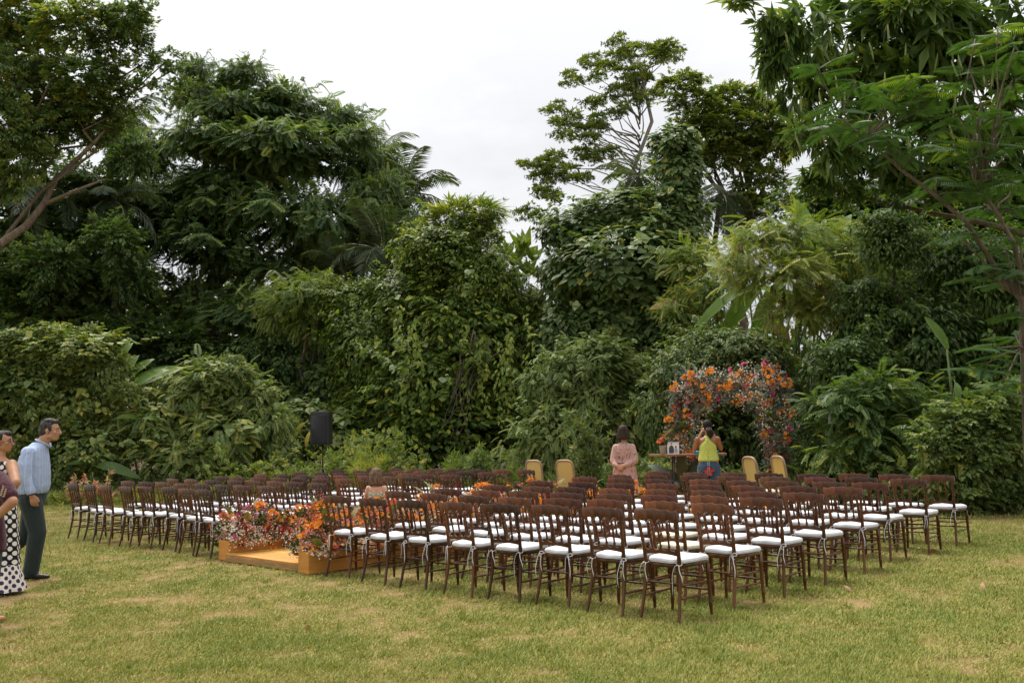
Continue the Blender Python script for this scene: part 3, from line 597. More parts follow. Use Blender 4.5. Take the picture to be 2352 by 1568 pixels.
# ------------------------------------------------------------------ palms
def palm_frond(name, n=30, ll=.34, seed=0, arch=.55):
    rg2 = random.Random(seed); out = []; sp_ = []
    for k in range(n):
        tt = .14 + .86 * k / (n - 1); y = math.sin(tt * 1.35) / math.sin(1.35) * .9; z = .25 * tt - arch * tt ** 2.2
        L = ll * (math.sin(PI * (.12 + .82 * tt)) ** .7) * rg2.uniform(.85, 1.1); up = (0, .3 + tt * .7, 1)
        for s in (-1, 1): out.append(leaf_quad((0, y, z), (s * .85, .5, -.3 - .25 * rg2.random()), L, .028, up, .1, .3))
    V, F, L = template(out); mb = MB().tube([(0, math.sin(q * 1.35) / math.sin(1.35) * .9, .25 * q - arch * q ** 2.2) for q in (0, .2, .4, .6, .8, 1)], [.016, .014, .011, .008, .005, .002], 4)
    f3 = np.array([g for a in mb.F if len(a) == 4 for g in ((a[0], a[1], a[2]), (a[0], a[2], a[3]))])
    return tri_mesh(name, np.concatenate([V, np.array(mb.V)]), np.concatenate([F, f3 + len(V)]), np.concatenate([np.clip(R.normal(.45, .12, len(F)), 0, 1), np.full(len(f3), .95)]))
PALM = leaf_mat('palm_leaf', [(0, (.018, .034, .014)), (.5, (.045, .07, .03)), (1, (.16, .17, .08))], rough=.35, spec=.6)
pf = [palm_frond('frond', 30, .34, k, a) for k, a in enumerate((.35, .55, .8))]
def palm(label, px, py, Z, L, n, seed, lo_=-.5, hi=1.25, arc=(0, 2 * PI)):
    rg2 = random.Random(seed); c = at(px, py, Z); base = np.array([c[0] + .3, Z + .2, 0]); t = empty('palm_tree', base, label=label, cat='palm')
    mb = MB(); limb(mb, (0, 0, -.1), c - base, .15, .10, 0, 6, seed, 8); mb.build('trunk', BARK, t)
    for k in range(n):
        a = arc[0] + (arc[1] - arc[0]) * (k + rg2.random() * .5) / n; e = lo_ + (hi - lo_) * ((k * 7) % n + rg2.random()) / n
        o = obj('frond', pf[0 if e > .75 else (1 if e > .1 else 2)], PALM, t, loc=c - base + np.array([0, 0, -.05]), rot=(e, rg2.uniform(-.3, .3), a)); s = L * rg2.uniform(.85, 1.1); o.scale = (s, s, s)
palm('tall palm with shaggy fronds against the sky right of the dark tree', 922, 445, 38, 2.5, 20, 1)
palm('palm with pale drooping fronds over the creeper mound', 880, 575, 32.5, 2.3, 15, 2)
palm('young palm with upright fronds left of the creeper mound', 790, 620, 32.5, 1.6, 12, 3, .2)
palm('palm top half hidden behind the right end of the dark tree crown', 868, 345, 40, 2.0, 14, 11)
palm('palm crown peeping out above the leaning tree branches', 290, 262, 37, 1.9, 14, 4)
palm('palm with long fronds hanging in shade at the left edge', 110, 430, 33, 2.4, 16, 5, -.8, .6)
palm('shaded palm behind the bare brown limb at left', 250, 455, 33.2, 2.0, 13, 6, -.9, .5)
palm('palm fanning out behind the creeper column on its left side', 1468, 400, 33, 1.9, 14, 7)
palm('dark palm hanging behind the creeper column on its right side', 1655, 440, 36, 1.7, 12, 8, -1.1, .2)

# ------------------------------------------------------------------ bananas and other large leaves
def blade_mesh(name, n=9, wd=.26, arch=.45, tear=0, seed=0):
    rg2 = random.Random(seed); V, F = [], []
    for k in range(n):
        tt = k / (n - 1); y = tt * (1 - .12 * arch * tt); z = -arch * tt ** 2; w2 = wd * max(.03, math.sin(PI * min(1, .06 + .9 * tt)) ** .55) * (1 if tt < .97 else .3)
        V += [(-w2, y - .02, z + w2 * .35 + rg2.uniform(-.012, .012)), (0, y, z), (w2, y - .02, z + w2 * .35 + rg2.uniform(-.012, .012))]
    for k in range(n - 1):
        for c in range(2):
            a = k * 3 + c; F += [(a, a + 1, a + 4), (a, a + 4, a + 3)]
    mb = MB().tube([(0, -.25, .04), (0, 0, -.005)] + [tuple(np.array(V[3 * k + 1]) + [0, 0, -.012]) for k in range(1, n - 1)], [.022, .02] + [.016 - .012 * k / n for k in range(1, n - 1)], 4)
    f3 = [g for a in mb.F if len(a) == 4 for g in ((a[0], a[1], a[2]), (a[0], a[2], a[3]))]
    return tri_mesh(name, np.array(V + mb.V), np.array(F + [tuple(i + len(V) for i in g) for g in f3]), np.concatenate([np.clip(.5 + R.normal(0, .07, len(F)), 0, 1), np.full(len(f3), .85)]), True)
BAN = leaf_mat('banana_leaf', [(0, (.05, .10, .018)), (.5, (.10, .18, .022)), (1, (.2, .27, .06))], rough=.4, trans=.35)
DRY = leaf_mat('dry_leaf', [(0, (.10, .06, .025)), (.5, (.20, .13, .06)), (1, (.32, .23, .12))], rough=.8, spec=.2, trans=.1)
bm = [blade_mesh('leaf', 9, .135, .3, 0, 1), blade_mesh('leaf', 9, .145, .75, 0, 2), blade_mesh('leaf', 7, .11, 1.1, 0, 3)]
def big_leaves(name, label, cat, base, L, mats=None, stem=True):
    """L: leaf base pixel, leaf tip pixel, depth, dry?, shape."""
    t = empty(name, base, label=label, cat=cat); mb = MB()
    for (x0, y0), (x1, y1), Z, dry, sh in L:
        a, b2 = at(x0, y0, Z), at(x1, y1, Z - rg.uniform(-.2, .5)); d = b2 - a; ln = np.linalg.norm(d)
        y = Vector(d / ln); z = Vector((rg.uniform(-.3, .3), -.75, .65)); x = y.cross(z).normalized(); z = x.cross(y)
        me = bm[sh]; mat = DRY if dry else (mats or BAN)
        if me.materials and me.materials[0] != mat: me = me.copy(); me.materials.clear()
        o = obj('dry_leaf' if dry else 'leaf', me, mat, t); o.matrix_local = Matrix.Translation(Vector(a - base)) @ Matrix((x, y, z)).transposed().to_4x4() @ Matrix.Scale(ln * 1.05, 4)
        if stem and y0 > 560: limb(mb, (rg.uniform(-.12, .12), 0, 0), a - base, .05, .02, .0, 4, int(x0), 6)
    if stem and mb.V: mb.build('stem', STEM, t)
    return t
big_leaves('banana_plant', 'clump of banana plants with one tall bright leaf and torn brown ones', 'banana plant', np.array([at(1800, 900, 24.6)[0], 24.8, 0]), [
    ((1872, 620), (1856, 448), 23.8, 0, 0), ((1880, 610), (1945, 480), 24.2, 0, 0), ((1850, 640), (1905, 520), 24.0, 0, 0), ((1790, 600), (1690, 497), 24.4, 0, 0), ((1740, 640), (1630, 580), 24.2, 0, 0), ((1720, 665), (1600, 672), 24.2, 0, 2), ((1745, 660), (1640, 740), 24.2, 0, 1),
    ((1800, 650), (1700, 745), 24.0, 0, 1), ((1830, 640), (1770, 545), 24.1, 0, 0), ((1850, 700), (1760, 640), 23.8, 0, 0), ((1870, 760), (1790, 650), 23.8, 0, 0), ((1880, 740), (1970, 640), 24.0, 0, 0), ((1860, 770), (1930, 690), 23.9, 0, 0), ((1840, 720), (1850, 600), 24.0, 0, 0), ((1800, 770), (1745, 690), 23.9, 0, 0),
    ((1560, 690), (1515, 660), 25.7, 0, 2), ((1590, 700), (1530, 668), 25.7, 1, 1), ((1850, 700), (1890, 750), 23.4, 1, 1), ((1820, 690), (1870, 745), 23.3, 1, 2), ((1770, 750), (1830, 790), 23.3, 1, 1), ((1790, 745), (1850, 780), 23.2, 1, 2), ((1650, 620), (1690, 600), 24.2, 1, 1), ((1730, 640), (1745, 700), 24.0, 1, 2), ((1900, 690), (1950, 668), 23.5, 1, 1)])
big_leaves('heliconia_plant', 'group of long upright paddle leaves behind the left bushes', 'plant', np.array([at(290, 900, 27.6)[0], 27.8, 0]), [
    ((262, 900), (300, 810), 27.5, 0, 0), ((280, 900), (400, 822), 27.5, 0, 0), ((285, 905), (362, 832), 27.4, 0, 0), ((270, 890), (330, 815), 27.7, 0, 0), ((260, 880), (250, 790), 27.8, 0, 0), ((240, 860), (290, 780), 27.6, 0, 0), ((250, 900), (280, 850), 27.3, 0, 1), ((290, 920), (385, 865), 27.2, 0, 2), ((160, 800), (148, 748), 27.6, 0, 0), ((230, 820), (240, 752), 27.6, 0, 0), ((270, 960), (335, 935), 26.4, 0, 2), ((330, 960), (400, 945), 26.4, 0, 2)])
big_leaves('elephant_ear_plant', 'dark elephant ear leaves low beside the pink speckled plants', 'plant', np.array([at(215, 1080, 26)[0], 26, 0]), [((215, 1050), (250, 1030), 25.9, 0, 1), ((200, 1065), (170, 1050), 25.9, 0, 1), ((225, 1070), (285, 1060), 25.9, 0, 1), ((205, 1080), (190, 1095), 25.8, 0, 1)], L_DEEP, False)
big_leaves('broad_leaf_plant', 'single pale paddle leaf standing out of the dark right thicket', 'plant', np.array([at(2150, 800, 18.6)[0], 18.8, 0]), [((2175, 800), (2140, 725), 18.4, 0, 0), ((2195, 880), (2215, 905), 18.0, 0, 1)], BAN)

# left bushes
bl = B([(60, 818, 88, 60), (165, 808, 100, 52), (242, 855, 56, 54), (62, 900, 100, 76), (182, 922, 108, 84), (250, 962, 50, 50), (62, 1000, 100, 80), (185, 1032, 95, 66), (-40, 900, 80, 100), (30, 780, 50, 24), (110, 768, 34, 24), (205, 772, 26, 26), (285, 900, 30, 26), (15, 800, 36, 24), (150, 880, 60, 30), (235, 1000, 60, 30)], 27, .65, .4, 26)
tree('creeper_bush', 'pale grey-green bush covered in creeper behind the man in blue', 'shrub', gp(140, 28), bl, merge([crown(bl, TB, .23, 4.2, 33, core=1.1, droop=.5, mid=.62, var=.2, sub=13, subr=.42), crown(bl, TH, .13, 2.4, 34, 'hang', mid=.66)]), L_PALE, .1)
bl = B([(490, 872, 86, 44), (420, 930, 84, 54), (560, 922, 86, 50), (362, 985, 84, 64), (500, 1000, 110, 66), (612, 975, 56, 56), (642, 1035, 46, 44), (420, 1050, 110, 50), (540, 855, 40, 20), (340, 925, 40, 30), (560, 1055, 60, 40), (468, 838, 34, 22), (532, 832, 24, 18), (604, 900, 40, 26), (396, 884, 30, 26), (650, 985, 34, 30), (300, 980, 36, 30)], 27.5, .6, .4, 27)
tree('feathery_bush', 'wide feathery bush left of the loudspeaker with creepers on its front', 'shrub', gp(480, 28.3), bl, merge([crown(bl, TF, .32, 4.2, 35, core=1.1, droop=.35, mid=.62, var=.2, sub=13), crown(bl, TH, .13, 2.4, 36, 'hang', mid=.55)]), L_PALE, .1)
bl = B([(700, 1010, 50, 40), (690, 960, 60, 50), (760, 1000, 60, 60)], 28.6, .6, .3, 28)
ct_ = tree('creeper_bush', 'creeper bush with two yellowing leaves directly behind the loudspeaker', 'shrub', gp(720, 28.8), bl, crown(bl, TH, .2, 3.4, 37, 'hang', core=.8, mid=.5), L_PALE, .06)

YEL = leaf_mat('yellowing_leaf', [(0, (.30, .26, .03)), (.5, (.50, .40, .06)), (1, (.6, .5, .15))], trans=.3); yl = blade_mesh('yellow_leaf', 7, .2, .6, 0, 9); yl.materials.append(YEL)
for x, y, a_ in ((700, 972, 1.2), (718, 990, 2.4)):
    o = obj('yellow_leaf', yl, None, ct_, loc=at(x, y, 27.7) - np.array(ct_.location), rot=(-.5, .2, a_)); o.scale = (.55,) * 3
# undergrowth along the forest foot
def weeds(name, label, pts, h, seed, mat, tm, dens=60, size=.3, mid=.55):
    rg2 = np.random.default_rng(seed); P, fw = [], []
    for x, Y, wdt in pts:
        n = int(dens * wdt); p = np.stack([x + rg2.uniform(-wdt, wdt, n), Y + rg2.normal(0, .5, n), rg2.random(n) ** 1.2 * h], -1); P.append(p)
    P = np.concatenate(P); P[:, 2] *= .3 + 1.25 * smooth_noise(P[:, 0] * 1.0, P[:, 1] * .5, .8, seed); N = len(P); fw = np.stack([rg2.normal(0, .5, N), rg2.normal(-.1, .5, N), np.full(N, .55)], -1)
    v, f, t2 = place(tm, P, fw, np.array([0, -.4, 1.0]) + rg2.normal(0, .3, (N, 3)), size * rg2.uniform(.6, 1.2, N), mid + rg2.normal(0, .16, N), rg2)
    return obj(name, tri_mesh(name, v, f, t2), mat, kind='stuff', label=label)
pts = [(at(x, 1050, Z)[0], Z, 1.3) for x, Z in [(120, 27), (230, 27), (330, 27.2), (430, 27), (520, 27), (620, 27), (720, 27.4), (800, 27.6), (880, 27.6), (960, 27.2), (1060, 26.6), (1150, 26), (1240, 25), (1320, 24.4), (1410, 24), (1500, 23.4), (1580, 22.6), (1660, 22), (1750, 21.4), (1850, 20.5), (1950, 19.5), (2040, 18.6), (2130, 17.8)]]
weeds('undergrowth', 'strip of low weeds along the foot of the trees', pts, .85, 51, L_PALE, TB, 190, .22)
pts = [(at(x, 1050, Z)[0], Z, 1.1) for x, Z in [(600, 26), (680, 26), (760, 26), (840, 26), (900, 26), (560, 26.4)]]
weeds('undergrowth', 'taller bright weeds round the foot of the loudspeaker', pts, 1.25, 52, L_FEATH, TB, 330, .2, .62)
weeds('undergrowth', 'yellow-green grass at the edge of the left bushes', [(at(x, 1100, 25.5)[0], 25.5, 1.2) for x in (110, 200, 300, 400, 480)], .3, 53, L_FEATH, TW, 200, .2, .75)
def small_plant(name, label, px, pyb, pyt, wpx, Z, tm, size, n, mat, mid, seed, stems=5, cat='plant'):
    rg2 = np.random.default_rng(seed); base = np.array([at(px, pyb, Z)[0], Z, 0]); k = Z / F2; h = at(px, pyt, Z)[2]; t = empty(name, base, label=label, cat=cat); mb = MB()
    tops = [np.array([rg2.uniform(-1, 1) * wpx * k, rg2.uniform(-.3, .3), h * rg2.uniform(.6, 1)]) for _ in range(stems)]
    for i, q_ in enumerate(tops): limb(mb, (q_[0] * .2, 0, -.02), q_, .014, .006, .03, 4, i, 5)
    mb.build('stem', STEM, t)
    P = np.array([tops[i % stems] * [1, 1, 1] * u for i, u in enumerate(rg2.uniform(.35, 1.03, n))]) + rg2.normal(0, .09, (n, 3)); N = n
    fw = np.stack([rg2.normal(0, .8, N), rg2.normal(-.2, .7, N), rg2.normal(.25, .4, N)], -1)
    v, f, t2 = place(tm, P, fw, np.array([0, -.3, 1.0]) + rg2.normal(0, .2, (N, 3)), size * rg2.uniform(.7, 1.2, N), mid + rg2.normal(0, .14, N), rg2)
    obj('foliage', tri_mesh('foliage', v, f, t2), mat, t, kind='stuff'); return t
CASS = leaf_mat('cassava_leaf', [(0, (.05, .085, .03)), (.5, (.11, .16, .06)), (.85, (.16, .2, .08)), (1, (.42, .27, .03))], rough=.45)
small_plant('cassava_plant', 'slender shrub with finger leaves and a few yellow ones beside the pink dress', 1350, 1100, 945, 44, 21, TR, .26, 150, CASS, .62, 61, 9)
small_plant('low_shrub', 'blue-green finger leaved shrub behind the left chairs', 1105, 1100, 1035, 36, 23.5, TR, .26, 130, L_PALE, .6, 62, 9)
small_plant('leafy_shrub', 'small pale leaved shrub under the left end of the table', 1530, 1110, 1050, 50, 20.6, TR, .2, 140, L_PALE, .7, 63, 10)
small_plant('tall_weed', 'tall corn-like weed with drooping blades behind the left chairs', 1035, 1100, 1000, 5, 23.8, t_cluster(6, 1.2, .08, 1.1, -.2, .2), .26, 22, L_FEATH, .7, 64, 2)
small_plant('tall_weed', 'thin grassy weed left of the cane chairs', 1182, 1100, 1030, 8, 23.5, t_cluster(6, 1.2, .07, 1.1, -.2, .2), .24, 16, L_FEATH, .6, 65, 2)
small_plant('grass_tuft', 'tuft of long bright grass behind the seated girl', 845, 1095, 1045, 40, 24, t_cluster(8, 1.2, .04, .6, -.4, .06), .36, 70, L_FEATH, .8, 66, 8)
CALA = leaf_mat('caladium_leaf', [(0, (.10, .13, .05)), (.45, (.20, .13, .09)), (.7, (.42, .18, .16)), (1, (.50, .36, .26))], rough=.5)
for k, (x, y) in enumerate([(185, 1095), (215, 1088), (235, 1100), (250, 1090), (168, 1105)]):
    small_plant('caladium', 'pink and cream speckled caladium, %s' % ['second from the left in its row', 'tallest and middle one in its row', 'lowest, second from the right', 'rightmost in its row', 'leftmost and palest in its row'][k], x, 1125, y - 14, 8, 22, t_cluster(7, .9, .34, 1.1, .1, .3), .17, 9, CALA, .7, 70 + k, 4)
# ------------------------------------------------------------------ the wooden chairs
TH = t_heart()
HEAD = 0.76225                                                   # the chairs face this heading (clockwise from the view direction)
DV = np.array([math.sin(HEAD), math.cos(HEAD), 0]); NV = np.array([-DV[1], DV[0], 0])
ROW0 = 6.4733
def aisle(a, n, z=0.0): return DV * (ROW0 + a) + NV * n + np.array([0, 0, z])
CW = wood('dark_chair_wood', (.030, .011, .005), (.125, .043, .013), (1.2, 1.2, .35), rough=.3, spec=.34, objcol=True, coat=.1)
CUSH = plain('white_cushion', (.66, .66, .69), .85, .2, .02, 5, .35, 26, bdist=.02)
CREAM = plain('cream_cushion', (.62, .57, .45), .85, .2, .04, 5, .5, 26, bdist=.02)
TIE = plain('white_tie', (.66, .66, .68), .8, .2)

def post_path(s, z):
    """Centre of a rear leg and back post at height z."""
    k = np.interp(z, [0, .12, .28, .45, .60, .75, .90], [.190, .180, .171, .166, .172, .181, .190])
    y = np.interp(z, [0, .12, .28, .45, .60, .75, .90], [-.072, -.042, -.012, 0, -.018, -.05, -.092])
    return np.array([s * k, y, z])
def ring_r(z, lo, hi, r0, amp, f):
    return r0 + (amp * (.5 + .5 * math.cos(f * z)) if lo < z < hi else 0)
def rear_leg(s):
    zs = sorted(set([0, .004, .1, .2, .3, .38, .43, .47, .54, .585] + [round(.60 + .0105 * i, 4) for i in range(20)] + [.82, .835]))
    rr = [np.interp(z, [0, .3, .45, .585, .6, .83], [.0125, .0165, .0185, .0165, .012, .012]) + (.0065 * (.5 + .5 * math.cos((z - .6) * 2 * PI / .042)) if .6 <= z <= .81 else 0) for z in zs]
    return MB().tube([post_path(s, z) for z in zs], rr, 7).mesh('rear_leg')
def back_y(z): return post_path(1, z)[1]
def spindle(x):
    zs = [.565 + .0105 * i for i in range(22)]; rr = []
    for z in zs:
        t = (z - .565) / .225; r = .0062 + .0035 * math.sin(PI * t); r += .005 * (1 if abs(t - .12) < .03 or abs(t - .5) < .028 or abs(t - .3) < .02 else 0) + (.004 if abs(t - .68) < .03 else 0); rr.append(r)
    return MB().tube([(x * (1 + .14 * (z - .565) / .27), back_y(z), z) for z in zs], rr, 6).mesh('spindle')
SPX = [-.083, 0, .083]
def crest():
    xs = np.linspace(-.212, .212, 49); V, F = [], []
    for x in xs:
        zt = .893 + .006 * math.cos(x / .212 * PI * 1.0) + .0042 * math.cos(x / .212 * PI * 4) - .010 * max(0, (abs(x) - .202) / .010) ** 2
        c = [-.188, -.094, 0, .094, .188]; d = min(range(4), key=lambda i: abs(x - (c[i] + c[i + 1]) / 2)); u = abs(x - (c[d] + c[d + 1]) / 2) / .047
        zb = .788 + .03 * math.sqrt(max(0, 1 - (u / .8) ** 2)) if u < .8 else .786
        if abs(x) > .2: zb = .80
        yb = back_y(.85) + .012 * (x / .21) ** 2
        V += [(x, yb - .012 + .004, zb), (x, yb - .014 - .008, zt - .006), (x, yb - .008 - .01, zt), (x, yb + .004 - .01, zt), (x, yb + .012 - .004, zt - .008), (x, yb + .014 + .004, zb)]
    m = 6
    for i in range(len(xs) - 1):
        for k in range(m): F.append((i * m + k, (i + 1) * m + k, (i + 1) * m + (k + 1) % m, i * m + (k + 1) % m))
    F += [tuple(range(m)), tuple((len(xs) - 1) * m + k for k in range(m))[::-1]]
    return auto_smooth(mesh('crest_rail', V, F), 50)
def lower_rail():
    xs = np.linspace(-.163, .163, 33); V, F = [], []
    for x in xs:
        c = [-.163, -.083, 0, .083, .163]; d = max(i for i in range(4) if x >= c[i] - 1e-6); u = abs(x - (c[d] + c[d + 1]) / 2) / .0405
        zt = .578 - .02 * math.sqrt(max(0, 1 - min(1, u / .8) ** 2)) + (.006 if u > .85 else 0); zb = .522 + .012 * math.cos(x / .163 * PI * .5)
        y = back_y(.55); V += [(x, y - .009, zb), (x, y - .009, zt), (x, y + .009, zt), (x, y + .009, zb)]
    for i in range(len(xs) - 1):
        for k in range(4): F.append((i * 4 + k, (i + 1) * 4 + k, (i + 1) * 4 + (k + 1) % 4, i * 4 + (k + 1) % 4))
    F += [(0, 1, 2, 3), tuple((len(xs) - 1) * 4 + k for k in (3, 2, 1, 0))]
    return auto_smooth(mesh('lower_rail', V, F), 40)
def seat_outline(n, grow=0.0):
    P = []
    for k in range(n):
        a = 2 * PI * k / n; c, s = math.cos(a), math.sin(a); e = .42
        x = math.copysign(abs(c) ** e, c); y = math.copysign(abs(s) ** e, s); wdt = .190 + .022 * y
        P.append((x * (wdt + grow), .205 + y * (.205 + grow)))
    return P
def slab(levels, n=28, wob=None):
    V, F = [], []
    for g, z in levels:
        for k, (x, y) in enumerate(seat_outline(n, g)): V.append((x, y, z + (wob(x, y) if wob else 0)))
    L = len(levels)
    for i in range(L - 1):
        for k in range(n): F.append((i * n + k, i * n + (k + 1) % n, (i + 1) * n + (k + 1) % n, (i + 1) * n + k))
    F.append(tuple(range(n))[::-1]); F.append(tuple((L - 1) * n + k for k in range(n)))
    return V, F
def cushion(seed):
    rg2 = random.Random(seed); ph = [rg2.uniform(0, 6) for _ in range(4)]
    wob = lambda x, y: .004 * math.sin(x * 26 + ph[0]) * math.sin(y * 19 + ph[1]) + .0025 * math.sin(x * 55 + y * 30 + ph[2])
    lv = [(-.02, .4545), (.0, .457), (.008, .463), (.0055, .4715), (.009, .4745), (.0055, .4775), (.007, .486), (-.002, .4955), (-.03, .5005), (-.08, .503), (-.13, .5035)]
    V, F = slab(lv, 32); V = [(x + .3 * wob(y, x), y + .3 * wob(x + 1, y), z + (wob(x, y) if z > .46 else 0)) for x, y, z in V]
    return mesh('cushion', V, F)
def tie(s, seed):
    rg2 = random.Random(seed); mb = MB(); p = post_path(s, .452); ring = []
    for k in range(9):
        a = 2 * PI * k / 8; ring.append(p + np.array([.0225 * math.cos(a), .0225 * math.sin(a), .004 * math.sin(a * 2)]))
    mb.tube(ring, .003, 5)
    for j in (0, 1):
        L = rg2.uniform(.13, .24); dx = (.03 if j else -.03) * rg2.uniform(.3, 1.3); dy = rg2.uniform(-.03, .0); st = p + np.array([dx * .2, -.024, .0]); P = []
        for k in range(8):
            t = k / 7; P.append(st + np.array([dx * (1 - (1 - t) ** 2) + .006 * math.sin(t * 7 + seed), dy * t - .012 * math.sin(PI * t), .012 * math.sin(PI * min(1, t * 2.4)) * (t < .42) - L * t ** 1.4]))
        mb.tube(P, [.0032, .0032, .0034, .0034, .0036, .0036, .004, .002], 5, flat=.6)
    if seed % 3 == 0:
        lp = [p + np.array([.02, -.024, 0]) + np.array([.028 * math.sin(a), -.008, .02 * (1 - math.cos(a)) - .03 * (a / 6.28)]) for a in np.linspace(0, 6.28, 9)]; mb.tube(lp, .0035, 5)
    return mb.mesh('tie')
def front_leg(s):
    zs = [0, .004, .05, .07, .078, .09, .097, .11, .2, .3, .33, .337, .348, .355, .37, .425]
    rr = [.012, .0125, .014, .0145, .018, .0145, .018, .0145, .0165, .018, .018, .0215, .018, .0215, .018, .019]
    return MB().tube([(s * (.184 + .012 * (1 - z / .43)), .376 + .012 * (1 - z / .43), z) for z in zs], rr, 7).mesh('front_leg')
def stretch(a, b2):
    a, b2 = np.array(a), np.array(b2); P = [a + (b2 - a) * t for t in (0, .2, .42, .47, .5, .53, .58, .8, 1)]
    return MB().tube(P, [.0075, .0085, .009, .0125, .0095, .0125, .009, .0085, .0075], 6).mesh('stretcher')
def fl(s, z): return (s * (.184 + .012 * (1 - z / .43)), .376 + .012 * (1 - z / .43), z)
sv, sf = slab([(-.012, .422), (-.004, .426), (0, .434), (0, .447), (-.005, .4535)], 28)
PARTS = [('crest_rail', crest(), CW), ('lower_rail', lower_rail(), CW), ('rear_leg', rear_leg(-1), CW), ('rear_leg', rear_leg(1), CW)]
PARTS += [('spindle', spindle(x), CW) for x in SPX]
PARTS += [('seat', auto_smooth(mesh('seat', sv, sf), 40), CW), ('front_leg', front_leg(-1), CW), ('front_leg', front_leg(1), CW)]
for s in (-1, 1):
    PARTS += [('stretcher', stretch(post_path(s, .285), fl(s, .285)), CW), ('stretcher', stretch(post_path(s, .185), fl(s, .185)), CW)]
PARTS += [('stretcher', stretch(post_path(-1, .30), post_path(1, .30)), CW), ('stretcher', stretch(fl(-1, .31), fl(1, .31)), CW), ('stretcher', stretch(fl(-1, .21), fl(1, .21)), CW)]
for nm, me, mt in PARTS: me.materials.append(mt)
CUSHM = [cushion(k) for k in range(4)]; CREAMM = cushion(9); CREAMM.materials.append(CREAM)
for c in CUSHM: c.materials.append(CUSH)
TIEM = [[tie(s, k) for k in range(5)] for s in (-1, 1)]
for L in TIEM:
    for c in L: c.materials.append(TIE)

proto = empty('wooden_chair', (0, 0, 0), HEAD)
for nm, me, mt in PARTS: obj(nm, me, None, proto)
cu = obj('cushion', CUSHM[0], None, proto); obj('tie', TIEM[0][0], None, cu); obj('tie', TIEM[1][0], None, cu)
def copy_chair(src):
    c = src.copy(); COL.objects.link(c)
    for ch in list(src.children):
        d = ch.copy(); COL.objects.link(d); d.parent = c
        for g in list(ch.children):
            e = g.copy(); COL.objects.link(e); e.parent = d
    return c
ORD = ['first', 'second', 'third', 'fourth', 'fifth', 'sixth', 'seventh', 'eighth']
RB = [(-1.85, 10.73), (-1.38, 10.17), (-.92, 9.76), (-.44, 9.30), (.01, 8.91), (.44, 8.57), (.87, 8.19), (1.28, 7.84)]        # rear right feet, nearest row, right block
LB = [(-4.02, 12.80), (-4.41, 13.18), (-4.83, 13.69), (-5.30, 14.09), (-5.67, 14.34), (-6.14, 14.75), (-6.60, 15.19), (-7.14, 15.76)]
SD = [(1.28, 7.84), (1.85, 8.41), (2.43, 8.92), (3.01, 9.49), (3.65, 10.22), (4.27, 11.01), (4.88, 11.72), (5.55, 12.33)]   # same foot of the outermost chair of every row
rg = random.Random(12); first = True; GIRL_CHAIR = None; CHAIRS = []
def rowname(k): return 'nearest' if k == 0 else ('farthest' if k == 7 else ORD[k])
for block in ('right', 'left'):
    for k in range(8):
        for j in range(8):
            if (block, k, j) == ('left', 3, 0): continue             # the girl stands here
            if block == 'right':
                p = np.array(RB[j]) + (np.array(SD[k]) - np.array(SD[0])); colw = '%s from the aisle' % ORD[j] if j < 7 else 'at the outer end'
            else:
                p = np.array(LB[j]) + DV[:2] * (.884 * k + .04 * math.sin(k * 2.1 + j)); colw = '%s from the aisle' % ORD[j] if j < 7 else 'at the outer end'
            h = HEAD + rg.gauss(0, .045) + (-.03 if block == 'right' else .0)
            if k > 0: p = p + np.array([rg.gauss(0, .025), rg.gauss(0, .03)])
            c = proto if first else copy_chair(proto); first = False
            rgt = np.array([math.cos(h), -math.sin(h)]); fwd = np.array([math.sin(h), math.cos(h)])
            o = p - rgt * .190 + fwd * .072
            c.location = (float(o[0]), float(o[1]), rg.uniform(-.008, .002)); c.rotation_euler = (rg.gauss(0, .006), rg.gauss(0, .006), -h)
            cream = block == 'right' and (k, j) in ((1, 6), (2, 5))
            tag(c, 'dark wooden chair with %s cushion, %s, %s row of the %s block' % ('cream' if cream else 'white', colw, rowname(k), block), 'chair', 'wooden chairs of the %s seating block' % block)
            v = rg.choice([.55, .8, 1.0, 1.0, 1.25, 1.5]); tone = (v * rg.uniform(.95, 1.1), v * rg.uniform(.85, 1.05), v * rg.uniform(.8, 1.05), 1)
            for ch in c.children:
                ch.color = tone
                if ch.name.startswith('cushion'):
                    ch.data = CREAMM if cream else CUSHM[rg.randrange(4)]
                    for i, g in enumerate(ch.children): g.data = TIEM[i][rg.randrange(5)]
            CHAIRS.append(c)

# ------------------------------------------------------------------ four cane chairs by the altar
CANEW = wood('pale_chair_wood', (.20, .125, .07), (.34, .22, .13), (1, 1, .4), rough=.45)
m, n, b = nodes('woven_cane'); setp(b, .55, .3); b.inputs['Base Color'].default_value = (.60, .42, .13, 1)
tcn = n.nodes.new('ShaderNodeTexCoord'); sep = n.nodes.new('ShaderNodeSeparateXYZ'); n.links.new(tcn.outputs['Object'], sep.inputs[0])
def wav(sock):
    mu = n.nodes.new('ShaderNodeMath'); mu.operation = 'MULTIPLY'; mu.inputs[1].default_value = 2 * PI / .017; n.links.new(sock, mu.inputs[0])
    si = n.nodes.new('ShaderNodeMath'); si.operation = 'SINE'; n.links.new(mu.outputs[0], si.inputs[0]); return si.outputs[0]
mn = n.nodes.new('ShaderNodeMath'); mn.operation = 'MINIMUM'; n.links.new(wav(sep.outputs['X']), mn.inputs[0]); n.links.new(wav(sep.outputs['Z']), mn.inputs[1])
rr_ = ramp(n, [(.0, (.58, .40, .12)), (.35, (.58, .40, .12)), (.6, (.16, .10, .03))]); n.links.new(mn.outputs[0], rr_.inputs['Fac']); n.links.new(rr_.outputs['Color'], b.inputs['Base Color'])
CANE = m
